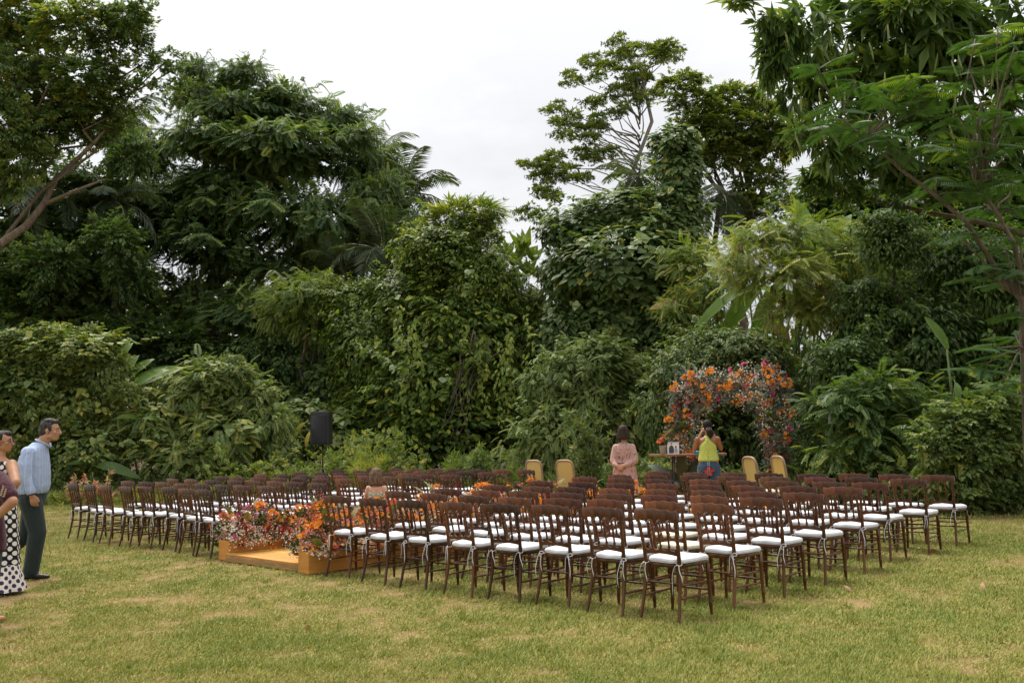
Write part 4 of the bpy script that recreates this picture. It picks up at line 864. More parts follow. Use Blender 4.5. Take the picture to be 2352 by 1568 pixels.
def cane_outline(sx, top, bot, n=40):
    P = []
    for k in range(n):
        a = 2 * PI * k / n; c, s = math.cos(a), math.sin(a); e = .45 if s > 0 else .7
        x = math.copysign(abs(c) ** .5, c); zz = math.copysign(abs(s) ** e, s); z = (top + bot) / 2 + zz * (top - bot) / 2
        wdt = sx * (.86 + .14 * (z - bot) / (top - bot)); P.append((x * wdt, z))
    return P
def lean(z): return -.02 - .16 * (z - .45)
po = cane_outline(.20, 1.02, .50)
cane_frame = MB().tube([(x, lean(z), z) for x, z in po] + [(po[0][0], lean(po[0][1]), po[0][1])], .021, 7, cap=False).mesh('back_frame')
pi_ = cane_outline(.188, 1.005, .515); V = [(x, lean(z) - .004, z) for x, z in pi_] + [(x, lean(z) + .004, z) for x, z in pi_]; nn = len(pi_)
cane_panel = mesh('cane_panel', V, [tuple(range(nn)), tuple(range(nn, 2 * nn))[::-1]] + [(k, (k + 1) % nn, nn + (k + 1) % nn, nn + k) for k in range(nn)], False)
sv, sf = slab([(.02, .40), (.03, .41), (.03, .44), (.02, .45)], 28); cane_seat = mesh('seat_frame', sv, sf)
sv, sf = slab([(.0, .4505), (.012, .455), (.016, .475), (.0, .492), (-.06, .50), (-.12, .502)], 28); cane_pad = mesh('seat_pad', sv, sf)
def cleg(s, f): return MB().tube([(s * .19, f, .405), (s * .195, f + (.01 if f > .1 else -.01), .3), (s * .185, f + (.02 if f > .1 else -.03), .12), (s * .19, f + (.01 if f > .1 else -.06), 0)], [.024, .021, .016, .013], 7).mesh('leg')
LINEN = plain('linen_pad', (.58, .52, .40), .9, .2, .08, 20)
cp0 = None
for k, (X, Y, h, lab) in enumerate([(.42, 18.55, HEAD - .05, 'cane backed chair on the left of the pair beside the left seating block'), (.99, 18.2, HEAD - .1, 'cane backed chair on the right of the pair beside the left seating block'), (3.83, 15.45, HEAD + .5, 'cane backed chair on the left of the pair near the flower arch'), (4.30, 15.5, HEAD + .55, 'taller looking cane chair right of its twin, before the right arch leg')]):
    if cp0 is None:
        c = cp0 = empty('cane_chair')
        obj('back_frame', cane_frame, CANEW, c); obj('cane_panel', cane_panel, CANE, c); obj('seat_frame', cane_seat, CANEW, c); obj('seat_pad', cane_pad, LINEN, c)
        for s in (-1, 1):
            obj('leg', cleg(s, .36), CANEW, c); obj('leg', cleg(s, .0), CANEW, c); obj('back_stile', MB().tube([(s * .185, .0, .44), (s * .19, lean(.56), .56)], .019, 6).mesh('back_stile'), CANEW, c)
    else: c = copy_chair(cp0)
    c.location = (X, Y, 0 if k < 2 else .06); c.rotation_euler = (0, 0, -h); tag(c, lab, 'chair', 'cane backed chairs by the altar')
# ------------------------------------------------------------------ wooden aisle, planters and flowers
PINE = wood('orange_pine', (.46, .21, .045), (.58, .315, .085), (4, .5, .5), rough=.62, spec=.2, objcol=True)
PINE2 = wood('weathered_pine', (.26, .14, .05), (.42, .25, .10), (.6, 4, 4), rough=.65, spec=.25)
PINEP = wood('planter_pine', (.50, .21, .04), (.62, .30, .07), (.5, .5, 5), rough=.6, spec=.22)
walk = empty('wooden_walkway', aisle(0, 10.45), HEAD, label='raised aisle of orange pine planks between the two rows of flower boxes', cat='walkway')
plank = MB().box((0, 0, .089), (.86, .0655, .011), bev=.004).mesh('plank', False); n_pl = 54
for k in range(n_pl):
    o = obj('plank', plank, PINE, walk, loc=(R.normal(0, .003), .045 + .14 * k, R.normal(0, .0008))); v = R.uniform(.72, 1.08); o.color = (v, v * R.uniform(.92, 1.03), v * R.uniform(.85, 1.05), 1)
MB().box((0, -.012, .04), (.862, .012, .037), bev=.003).build('front_board', PINE2, walk, False)
for s in (-1, 1): MB().box((s * .80, 3.75, .037), (.03, 3.72, .036)).build('bearer', PINE2, walk, False)
alt = empty('altar_platform', aisle(8.6, 10.6), HEAD, label='low pine platform under the altar table at the far end of the aisle', cat='platform')
pl2 = MB().box((0, 0, .109), (1.9, .085, .011), bev=.003).mesh('plank', False)
for k in range(20): obj('plank', pl2, PINE, alt, loc=(0, -.80 + .174 * k, 0))
MB().box((0, -.905, .05), (1.9, .012, .047)).build('front_board', PINE2, alt, False)

GREEN = leaf_mat('arrangement_green', [(0, (.02, .04, .015)), (.5, (.05, .085, .03)), (1, (.12, .16, .06))])
m, n, b = nodes('filler_flower'); setp(b, .8, .15)
a = n.nodes.new('ShaderNodeAttribute'); a.attribute_name = 'tint'
r = ramp(n, [(0, (.20, .035, .03)), (.2, (.36, .12, .09)), (.38, (.48, .24, .19)), (.55, (.56, .37, .31)), (.7, (.66, .58, .46)), (.86, (.80, .75, .64)), (1, (.75, .25, .04))]); n.links.new(a.outputs['Fac'], r.inputs['Fac']); n.links.new(r.outputs['Color'], b.inputs['Base Color'])
FILL = m
def petal_mat(name, c0, c1, tr=.25): return leaf_mat(name, [(0, c0), (1, c1)], .6, .2, tr, (1.1, 1.0, .9))
ORANGE = petal_mat('orange_petal', (.70, .20, .018), (.86, .41, .06)); CORAL = petal_mat('coral_petal', (.72, .13, .08), (.85, .30, .20)); PINK = petal_mat('pink_petal', (.62, .07, .20), (.75, .20, .36)); DEEPR = petal_mat('burgundy_plume', (.10, .006, .014), (.26, .02, .035)); RUST = petal_mat('rust_plume', (.34, .08, .02), (.55, .18, .04)); ROSE = petal_mat('rose_petal', (.60, .05, .22), (.80, .22, .42)); REDP = petal_mat('red_petal', (.5, .02, .03), (.7, .06, .06))
def t_floret(np_=5, r=1.0, cup=.5):
    out = []
    for k in range(np_):
        a = 2 * PI * k / np_; out.append(leaf_quad((0, 0, 0), (math.cos(a), cup, math.sin(a)), r, r * .75, (-math.cos(a) * .5, 1, -math.sin(a) * .5), .1, -.1))
    return template(out)
T5, T6 = t_floret(5), t_floret(6, 1.0, .7)
def cluster_mesh(name, n, spread, size, seed, tm=T6, tint=(.2, 1)):
    rg2 = np.random.default_rng(seed); d = sph(rg2, n); d[:, 2] = np.abs(d[:, 2]) * .9; P = d * spread * rg2.uniform(.6, 1, (n, 1))
    v, f, t = place(tm, P, d + rg2.normal(0, .25, (n, 3)), rg2.normal(0, 1, (n, 3)), size * rg2.uniform(.7, 1.2, n), rg2.uniform(*tint, n), rg2); return tri_mesh(name, v, f, t)
def plume_mesh(name, seed, L=.24, wdt=.05):
    rg2 = np.random.default_rng(seed); n = 80; t = rg2.random(n); P = np.stack([rg2.normal(0, 1, n) * wdt * .45 * (1 - t * .7), rg2.normal(0, 1, n) * wdt * .45 * (1 - t * .7), t * L], -1)
    fw = P * [8, 8, 0] + np.array([0, 0, .8]) + rg2.normal(0, .3, (n, 3)); tm = template([leaf_quad((0, 0, 0), (0, 1, 0), 1, .35, (0, 0, 1))])
    v, f, tt = place(tm, P, fw, rg2.normal(0, 1, (n, 3)), np.full(n, .04), rg2.random(n), rg2); return tri_mesh(name, v, f, tt)
def rose_mesh(name, seed, s=.035):
    out = []; rg2 = random.Random(seed)
    for ring_, (rad, tilt, k0) in enumerate(((.15, 1.6, 4), (.4, 1.0, 5), (.7, .5, 6))):
        for k in range(k0):
            a = 2 * PI * (k + ring_ * .5) / k0; c, q = math.cos(a), math.sin(a)
            out.append(leaf_quad((c * rad * .3, q * rad * .3, 0), (c * .6, q * .6, tilt * .7), .9, .95, (-c, -q, .4), .25, .1))
    V, F, L = template(out); return tri_mesh(name, V * s, F, np.array([.2 + .8 * rg2.random() for _ in range(L.max() + 1)])[L])
MESH = {'orange': [cluster_mesh('orange_bloom', 9, .042, .032, k) for k in range(3)], 'coral': [cluster_mesh('coral_bloom', 8, .034, .03, 9 + k) for k in range(2)], 'pink': [cluster_mesh('pink_bloom', 7, .03, .03, 19 + k) for k in range(2)],
        'deep': [plume_mesh('burgundy_plume', k) for k in range(2)], 'rust': [plume_mesh('rust_plume', 9 + k, .26, .09) for k in range(2)], 'rose': [rose_mesh('rose', k) for k in range(3)]}
dl = blade_mesh('dried_leaf', 6, .22, .5, 0, 5); DLEAF = leaf_mat('dried_palm_leaf', [(0, (.10, .105, .045)), (.5, (.17, .165, .07)), (1, (.27, .22, .10))], .7, .2, .1); dl.materials.append(DLEAF)
for key, mt in (('orange', ORANGE), ('coral', CORAL), ('pink', PINK), ('deep', DEEPR), ('rust', RUST), ('rose', ROSE)):
    for me in MESH[key]: me.materials.append(mt)

def twig_sprays(P, dirs, seed, tints, size=.011, k=9, spread=.05):
    """Small airy florets gathered in sprays."""
    rg2 = np.random.default_rng(seed); N = len(P); Q = np.repeat(P, k, 0) + rg2.normal(0, spread, (N * k, 3)) * [1, 1, .8]; d = np.repeat(dirs, k, 0) + rg2.normal(0, .6, (N * k, 3))
    t = np.repeat(tints, k) + rg2.normal(0, .035, N * k)
    return place(T5, Q, d, rg2.normal(0, 1, (N * k, 3)), size * rg2.uniform(.7, 1.3, N * k), t, rg2, .02)

def arrangement(root, L, W, z0, H, seed, palette, nb, fill=260, side=1):
    """Fills a long mound L x W x H with greens, airy florets, blooms, plumes and dried leaves (local coordinates, y along the box)."""
    rg2 = np.random.default_rng(seed)
    def mound(n, lo_=.25, hi=1.0):
        u = rg2.uniform(-1, 1, n); a = rg2.uniform(0, PI, n); q_ = rg2.uniform(lo_, hi, n) ** .5; prof = (1 - .55 * np.abs(u) ** 3) * (1 + .22 * np.sin(u * 5 + seed))
        d = np.stack([np.cos(a) * 1.0, u * .45, np.sin(a)], -1)
        return np.stack([np.cos(a) * q_ * W * (.8 + .25 * rg2.random(n)), u * L * .53, z0 + np.sin(a) * q_ * H * prof * rg2.uniform(.7, 1.1, n)], -1), nrm(d)
    P, d = mound(int(120 * L)); v, f, t = place(TB, P * [.8, .95, .8] + [0, 0, z0 * .15], d, np.array([0, 0, 1.0]) + rg2.normal(0, .5, d.shape), np.full(len(P), .13), rg2.normal(.35, .15, len(P)), rg2)
    obj('greenery', tri_mesh('greenery', v, f, t), GREEN, root, kind='stuff')
    P, d = mound(int(fill * L), .45); zone = np.sin(P[:, 1] * 4.1 / max(L, .5) + seed * 1.7) + rg2.normal(0, .5, len(P))
    low = (P[:, 2] - z0) / H; t = np.where(zone > .6, .78, np.where(zone > -.6, .46, .22)) + rg2.normal(0, .08, len(P)); t = np.where(low < .25, .78 + rg2.normal(0, .06, len(P)), t)
    v, f, t = twig_sprays(P, d, seed, np.clip(t, 0, .92), .0135, 9, .042); obj('filler_flowers', tri_mesh('filler_flowers', v, f, t), FILL, root, kind='stuff')
    for k in range(nb):
        key = palette[int(rg2.integers(len(palette)))]; p, dd = mound(1, .75); p, dd = p[0], dd[0]; L_ = MESH[key]; me = L_[int(rg2.integers(len(L_)))]
        if key in ('deep', 'rust'): dd = dd * [.7, .8, 1] + [0, 0, .9]
        o = obj(me.name.split('.')[0], me, None, root, loc=p, rot=Vector(dd).to_track_quat('Z', 'Y').to_euler()); s = rg2.uniform(.75, 1.35) * (.7 if key in ('rust', 'deep') else 1.1); o.scale = (s, s, s)
    for k in range(3 + int(2 * L)):
        p, dd = mound(1, .5); o = obj('dried_leaf', dl, None, root, loc=p[0], rot=(Vector(dd[0] * [.8, 1.4, 1] + [0, 0, .5]).to_track_quat('Y', 'Z').to_euler())); s = rg2.uniform(.14, .27); o.scale = (s, s, s)
    return root
segs = [(0, .78), (.84, 1.12), (2.02, 1.12), (3.2, 1.12), (4.38, 1.12), (5.56, 1.12)]; pals = [['orange'] * 9 + ['coral', 'coral', 'pink', 'rust'], ['orange'] * 9 + ['coral', 'coral', 'rust'], ['orange'] * 6 + ['coral', 'pink', 'rust', 'deep'], ['orange'] * 6 + ['coral', 'pink'], ['orange'] * 7 + ['rust', 'coral'], ['orange'] * 5 + ['coral', 'pink', 'rust']]
SW = {0: 'nearest', 1: 'second', 2: 'third', 3: 'fourth', 4: 'fifth', 5: 'farthest'}
for side, nc, wdt in ((1, 9.485, .105), (-1, 11.43, .13)):
    for k, (a0, L) in enumerate(segs):
        if side == -1 and k == 0: L = .80
        wd = 'right' if side == 1 else 'left'; base = aisle(a0 - (.08 if side == 1 else -.02) + L / 2, nc); H = .25
        t = empty('planter_box', base, HEAD, label='orange pine planter box, %s along the %s side of the aisle' % (SW[k], wd), cat='planter', group='planter boxes along the aisle')
        for s in (-1, 1):
            MB().box((s * (wdt - .011), 0, H / 2), (.011, L / 2, H / 2), bev=.003).build('side_board', PINEP, t, False)
            MB().box((0, s * (L / 2 - .011), H / 2 - .002), (wdt - .0225, .011, H / 2 - .002), bev=.003).build('end_board', PINEP, t, False)
        MB().box((0, 0, H - .05), (wdt - .024, L / 2 - .024, .02)).build('soil', plain('moss_soil', (.035, .03, .02), .95, .1) if k == 0 and side == 1 else bpy.data.materials['moss_soil'], t, False)
        f = empty('flower_arrangement', base + np.array([0, 0, H - .03]), HEAD, label='%s flowers filling the %s planter on the %s side of the aisle' % ('Burgundy, orange and pink' if (side == -1 and k == 0) else ['Orange, white and blush', 'Bright orange', 'Orange and coral', 'Orange, pink and white', 'Glowing orange and rust', 'Coral and orange'][k], SW[k], wd), cat='flowers', group='flower arrangements in the planters')
        pal = pals[k] if not (side == -1 and k == 0) else ['deep', 'deep', 'deep', 'orange', 'orange', 'coral', 'pink', 'rust']
        arrangement(f, L * 1.02, .30 if k else .34, -.02, .50 if side == 1 else .48, 40 + k + 10 * (side == -1), pal, 46 if k == 0 else (62 if k == 1 else 70), 330 if k < 2 else 200)
        if k == 0:                                                # blooms spilling over the edge
            for (x, y, z, key) in ((.17 * -side * -1 if side == -1 else -.16, -.1, -.14, 'orange'), (.17 if side == -1 else -.15, .22, -.10, 'orange'), (.16 if side == -1 else -.13, -.25, -.02, 'coral')):
                obj(key + '_bloom', MESH[key][0], None, f, loc=(x if side == 1 else x, y, z), rot=(0, 1.2, 0))

# ------------------------------------------------------------------ loudspeaker
SPK = plain('speaker_cloth', (.012, .013, .014), .8, .3, .2, 30, .3, 300); SPKP = plain('black_plastic', (.015, .015, .016), .45, .4)
sb = np.array([at(741, 1000, 22.5)[0], 22.5, 0]); tz = at(741, 1021, 22.5)[2]; bz = at(741, 945, 22.5)[2]
st = empty('speaker_stand', sb, .3, label='thin black tripod stand holding the loudspeaker behind the left chairs', cat='stand')
MB().tube([(0, 0, .25), (0, 0, .8)], .022, 8).tube([(0, 0, .8), (0, 0, tz)], .017, 8).build('pole', SPKP, st)
MB().tube([(0, 0, .76), (0, 0, .84)], .032, 8).build('collar', SPKP, st)
for k in range(3):
    a = k * 2.094 + .4; MB().tube([(.02 * math.cos(a), .02 * math.sin(a), .78), (.55 * math.cos(a), .55 * math.sin(a), .015)], .014, 6).build('leg', SPKP, st)
spb = empty('loudspeaker', sb + np.array([0, 0, tz]), .30, label='large black loudspeaker with dark cloth front raised on a stand', cat='loudspeaker'); hh = bz - tz
V = []; F = []; P8 = [(-.23, -.17), (.23, -.17), (.245, -.14), (.16, .19), (-.16, .19), (-.245, -.14)]
for z, s in ((0, .93), (.03, 1), (hh - .03, 1), (hh, .94)): V += [(x * s, y * s, z) for x, y in P8]
for i in range(3):
    for k in range(6): F.append((i * 6 + k, i * 6 + (k + 1) % 6, i * 6 + 6 + (k + 1) % 6, i * 6 + 6 + k))
F += [tuple(range(6))[::-1], tuple(range(18, 24))]
obj('cabinet', mesh('cabinet', V, F, False), SPKP, spb); MB().box((0, -.178, hh * .47), (.20, .012, hh * .42), bev=.011).build('front_cloth', SPK, spb)
MB().box((0, 0, hh + .012), (.09, .025, .012), bev=.008).build('carry_handle', SPKP, spb)

# ------------------------------------------------------------------ altar table and what stands on it
ZT = 19.2
TW_ = wood('table_wood', (.13, .06, .025), (.24, .12, .05), (3, 1, 1), rough=.45)
tl, tr = at(1493, 1043, ZT), at(1664, 1040, ZT); tz = (tl[2] + tr[2]) / 2; tcx = (tl[0] + tr[0]) / 2; tw = (tr[0] - tl[0]) / 2
tb = empty('altar_table', (tcx, ZT, .12), .06, label='narrow wooden altar table on thin metal legs in front of the arch', cat='table'); hz = tz - .12
MB().box((0, 0, hz - .02), (tw, .26, .02), bev=.005).build('tabletop', TW_, tb, False)
IRON = plain('dark_iron', (.02, .02, .02), .5, .5)
for sx in (-1, 1):
    for sy in (-1, 1): MB().tube([(sx * tw * .45, sy * .2, 0), (sx * tw * .36, sy * .16, hz - .04)], .013, 6).build('leg', IRON, tb)
    MB().tube([(sx * tw * .4, -.18, .42), (sx * tw * .4, .18, .42)], .009, 6).build('stretcher', IRON, tb)
MB().tube([(-tw * .41, 0, .42), (tw * .41, 0, .42)], .009, 6).build('stretcher', IRON, tb)
px_ = at(1523, 1040, ZT - .03)[0]
pot = empty('flower_pot', (px_, ZT - .03, tz), label='stone coloured pot of pink and red flowers on the left of the table', cat='flower pot')
CER = plain('stone_pot', (.30, .26, .19), .8, .25, .25, 30, .3, 90)
MB().tube([(0, 0, 0), (0, 0, .01), (0, 0, .15), (0, 0, .175), (0, 0, .176), (0, 0, .16)], [.052, .056, .074, .078, .07, .066], 16).build('pot', CER, pot)
rg2 = np.random.default_rng(5)
for k in range(22):
    d = sph(rg2, 1)[0]; d[2] = abs(d[2]) + .45; key = ['coral', 'pink', 'orange', 'rose', 'rose'][k % 5]; me = MESH[key][k % 2]; o = obj(me.name.split('.')[0], me, None, pot, loc=d / np.linalg.norm(d) * [.10, .10, .13] + [0, 0, .18], rot=Vector(d).to_track_quat('Z', 'Y').to_euler()); o.scale = (.8,) * 3
P = sph(rg2, 26) * .07 + [0, 0, .19]; v, f, t = place(TB, P, P * [1, 1, 1] + [0, 0, .1], np.array([[0, 0, 1.0]] * 26), np.full(26, .1), np.full(26, .4), rg2); obj('greenery', tri_mesh('greenery', v, f, t), GREEN, pot, kind='stuff')
p0, p1 = at(1533, 1040, ZT - .08), at(1559, 1015, ZT - .08); fw_, fh_ = (p1[0] - p0[0]) / 2, (p1[2] - tz)
pf_ = empty('framed_photo', ((p0[0] + p1[0]) / 2, ZT - .08, tz), .1, label='framed black and white photograph of two people standing on the table', cat='picture')
WHITE = plain('white_print', (.72, .72, .75), .5, .3); GREY = plain('grey_print', (.07, .07, .07), .6, .2, .4, 60); BLK = plain('dark_print', (.025, .022, .02), .6, .2); SKG = plain('pale_grey_print', (.36, .36, .36), .6, .2)
fm = MB(); th = .012
for s in (-1, 1): fm.box((s * (fw_ - .006), 0, fh_ / 2), (.006, th, fh_ / 2)); fm.box((0, 0, fh_ / 2 + s * (fh_ / 2 - .006)), (fw_ - .0125, th, .006))
fm.build('frame', plain('white_frame', (.70, .70, .74), .4, .4), pf_, False); MB().box((0, .004, fh_ / 2), (fw_ - .0125, .004, fh_ / 2 - .0125)).build('print', WHITE, pf_, False)
def flat(poly, y, mat, name):
    poly = [(x * fw_, z * fh_) for x, z in poly]; nq = len(poly); V = [(x, y, z) for x, z in poly] + [(x, y + .0008, z) for x, z in poly]
    obj(name, mesh(name, V, [tuple(range(nq)), tuple(range(nq, 2 * nq))[::-1]] + [(k, (k + 1) % nq, nq + (k + 1) % nq, nq + k) for k in range(nq)], False), mat, pf_)
def oval(cx, cz, rx, rz): return [(cx + rx * math.cos(q), cz + rz * math.sin(q)) for q in np.linspace(0, 2 * PI, 14)[:-1]]
flat([(-.7, .07), (-.72, .45), (-.62, .62), (-.42, .72), (-.2, .74), (.02, .66), (.12, .5), (.14, .3), (.08, .07)], -.0016, GREY, 'printed_figure'); flat(oval(-.27, .83, .13, .085), -.0018, SKG, 'printed_figure'); flat([(-.4, .86), (-.38, .93), (-.26, .955), (-.15, .93), (-.13, .87), (-.27, .9)], -.0028, BLK, 'printed_figure')
flat([(.2, .07), (.22, .4), (.34, .5), (.6, .5), (.72, .4), (.76, .1)], -.0016, SKG, 'printed_figure'); flat(oval(.46, .6, .13, .1), -.0028, BLK, 'printed_figure')
bs_ = np.array([(at(1598, 1038, ZT - .12)[0] + at(1645, 1038, ZT - .12)[0]) / 2, ZT - .1, tz])
blue = empty('blue_tray', bs_, .1, label='turquoise flat tray with rounded rim lying on the right of the table', cat='tray'); BLU = plain('turquoise_plastic', (.01, .30, .45), .4, .4)
sv = [(math.copysign(abs(math.cos(q)) ** .5, math.cos(q)) * .24, math.copysign(abs(math.sin(q)) ** .5, math.sin(q)) * .13) for q in np.linspace(0, 2 * PI, 33)]
MB().tube([(x, y, .035) for x, y in sv], .014, 6, cap=False).build('rim', BLU, blue)
mesh_v = [(x * .95, y * .95, z) for z in (.002, .022) for x, y in sv[:-1]]; obj('base', mesh('base', mesh_v, [tuple(range(32))[::-1], tuple(range(32, 64))] + [(k, (k + 1) % 32, 32 + (k + 1) % 32, 32 + k) for k in range(32)], False), BLU, blue)
DARK_PLANT = leaf_mat('dark_plant_leaf', [(0, (.012, .024, .014)), (1, (.05, .075, .045))], .45, .3, .1)  # dark leaf colour of the plant under the table
big_leaves('dark_leaf_plant', 'dark broad leaved plant standing on the ground under the table', 'plant', np.array([at(1570, 1100, 19.9)[0], 19.6, .12]), [((1572, 1118), (1525, 1062), 19.5, 0, 1), ((1572, 1118), (1560, 1050), 19.5, 0, 0), ((1574, 1118), (1590, 1055), 19.5, 0, 0), ((1574, 1118), (1538, 1098), 19.3, 0, 1), ((1574, 1118), (1610, 1080), 19.4, 0, 1)], DARK_PLANT, False)

# ------------------------------------------------------------------ flower arch
ZA = 20.4
AL, AR = at(1574, 1000, ZA + .3), at(1784, 1000, ZA - .5)
ac = np.array([(AL[0] + AR[0]) / 2, (AL[1] + AR[1]) / 2, 0]); hv = np.array([AR[0] - AL[0], AR[1] - AL[1], 0]); half = np.linalg.norm(hv) / 2; hv = hv / (2 * half)
topz = at(1680, 890, ZA)[2]
ah = -math.atan2(hv[1], hv[0]); arch = empty('flower_arch', ac, ah, label='square wedding arch thickly covered in orange, pink and white flowers', cat='flower arch')
fmb = MB()
for s in (-1, 1): fmb.box((s * half, 0, topz / 2), (.04, .04, topz / 2))
fmb.box((0, 0, topz + .041), (half + .04, .04, .04)); fmb.build('frame', PINE2, arch, False)
EUC = leaf_mat('eucalyptus_leaf', [(0, (.06, .095, .07)), (.5, (.15, .20, .15)), (1, (.32, .37, .28))], .5, .3, .15, (1, 1.1, .8)); FERN = leaf_mat('fern_leaf', [(0, (.05, .10, .012)), (.5, (.12, .19, .02)), (1, (.24, .30, .05))], .4, .4, .3)
def arch_pts(n, rg2, thick=1.0):
    Lp = topz * 2 + half * 2; s = rg2.uniform(0, Lp, n); x = np.where(s < topz, -half, np.where(s < topz + 2 * half, s - topz - half, half)); z = np.where(s < topz, s, np.where(s < topz + 2 * half, topz, Lp - s))
    d = sph(rg2, n); beam = (s > topz) & (s < topz + 2 * half); rad = np.where(beam, .37, .28 + .07 * np.sin(z * 3 + x * 2)) * thick * (1 + .22 * np.sin(s * 5.1))
    q_ = rg2.uniform(.45, 1.05, n) ** .7; back = d[:, 1] > .4; d[back, 1] *= -1
    P = np.stack([x, np.zeros(n), z], -1) + d * (rad * q_)[:, None] * [1, .8, 1]; P[:, 2] = np.maximum(P[:, 2], .12); return P, d
rg2 = np.random.default_rng(77)
P, d = arch_pts(700, rg2); v1 = place(TP, P, d + rg2.normal(0, .5, d.shape), np.array([0, -.3, 1.0]) + rg2.normal(0, .5, d.shape), rg2.uniform(.10, .2, 700), rg2.normal(.5, .2, 700), rg2)
P, d = arch_pts(700, rg2, .9); v2 = place(TB, P, d, np.array([0, -.3, 1.0]) + rg2.normal(0, .5, d.shape), rg2.uniform(.12, .22, 700), rg2.normal(.3, .15, 700), rg2)
v, f, t = merge([v1, v2]); obj('eucalyptus', tri_mesh('eucalyptus', v, f, t), EUC, arch, kind='stuff')
P, d = arch_pts(900, rg2, 1.18); zz = smooth_noise(P[:, 0] + 7, P[:, 2], .4, 9); v, f, t = twig_sprays(P, d, 5, np.clip(np.where(zz > .5, .78, np.where(zz > .22, .47, .3)) + rg2.normal(0, .07, 900), 0, .92), .021, 10, .06); obj('filler_flowers', tri_mesh('filler_flowers', v, f, t), FILL, arch, kind='stuff')
for key, nb, sc in (('orange', 96, 1.7), ('coral', 26, 1.5), ('rose', 36, 1.7), ('pink', 18, 1.4), ('rust', 14, .9), ('deep', 8, .8)):
    P, d = arch_pts(nb, rg2, 1.2)
    for k in range(nb):
        dd = d[k] * [1, 1, 1] + [0, -.5, 0]; me = MESH[key][k % len(MESH[key])]; o = obj(me.name.split('.')[0], me, None, arch, loc=P[k] + [0, -.06, 0], rot=Vector(dd).to_track_quat('Z', 'Y').to_euler()); s = sc * rg2.uniform(.75, 1.25); o.scale = (s, s, s)
fb = blade_mesh('fern_leaf', 8, .11, .55, 0, 8); fb.materials.append(FERN)
for (x, z, n_) in ((-half - .02, 1.55, 7), (half - .12, 1.78, 7), (half + .1, .75, 6), (-half + .1, .6, 5), (half - .1, .5, 4)):
    for k in range(n_):
        a = rg2.uniform(-1.5, 1.5); dd = Vector((math.sin(a), -.45, math.cos(a) * .9 + (.1 if k % 2 else -.5))); o = obj('fern_leaf', fb, None, arch, loc=(x, -.24, z), rot=dd.to_track_quat('Y', 'Z').to_euler()); s = rg2.uniform(.28, .45); o.scale = (s, s, s)

# fallen leaves on the lawn
FALL = leaf_mat('fallen_leaf', [(0, (.30, .17, .08)), (1, (.48, .32, .2))], .8, .2, .1)
lm = blade_mesh('fallen_leaf', 5, .2, .9, 0, 6); lm.materials.append(FALL)
for k, (x, y, lab) in enumerate([(2150, 1272, 'pale curled dry leaf on the grass right of the chairs'), (2245, 1330, 'small tan leaf on the open grass at far right'), (2257, 1352, 'tan leaf close below another at far right'), (1940, 1358, 'brown leaf on the grass in front of the right chairs'), (1395, 1352, 'pale dry leaf lying between the nearest chairs'), (710, 1450, 'tan leaf on the bare foreground patch')]):
    d_ = at(x, y, 1.0) - CAM; g_ = CAM + d_ * (CAMH / -d_[2]); o = obj('fallen_leaf', lm, None, None, loc=g_ + [0, 0, .05], rot=(-.1, .3, k * 1.3), label=lab, cat='leaf', group='fallen leaves on the lawn'); o.scale = (.2,) * 3 if k == 0 else (.1,) * 3
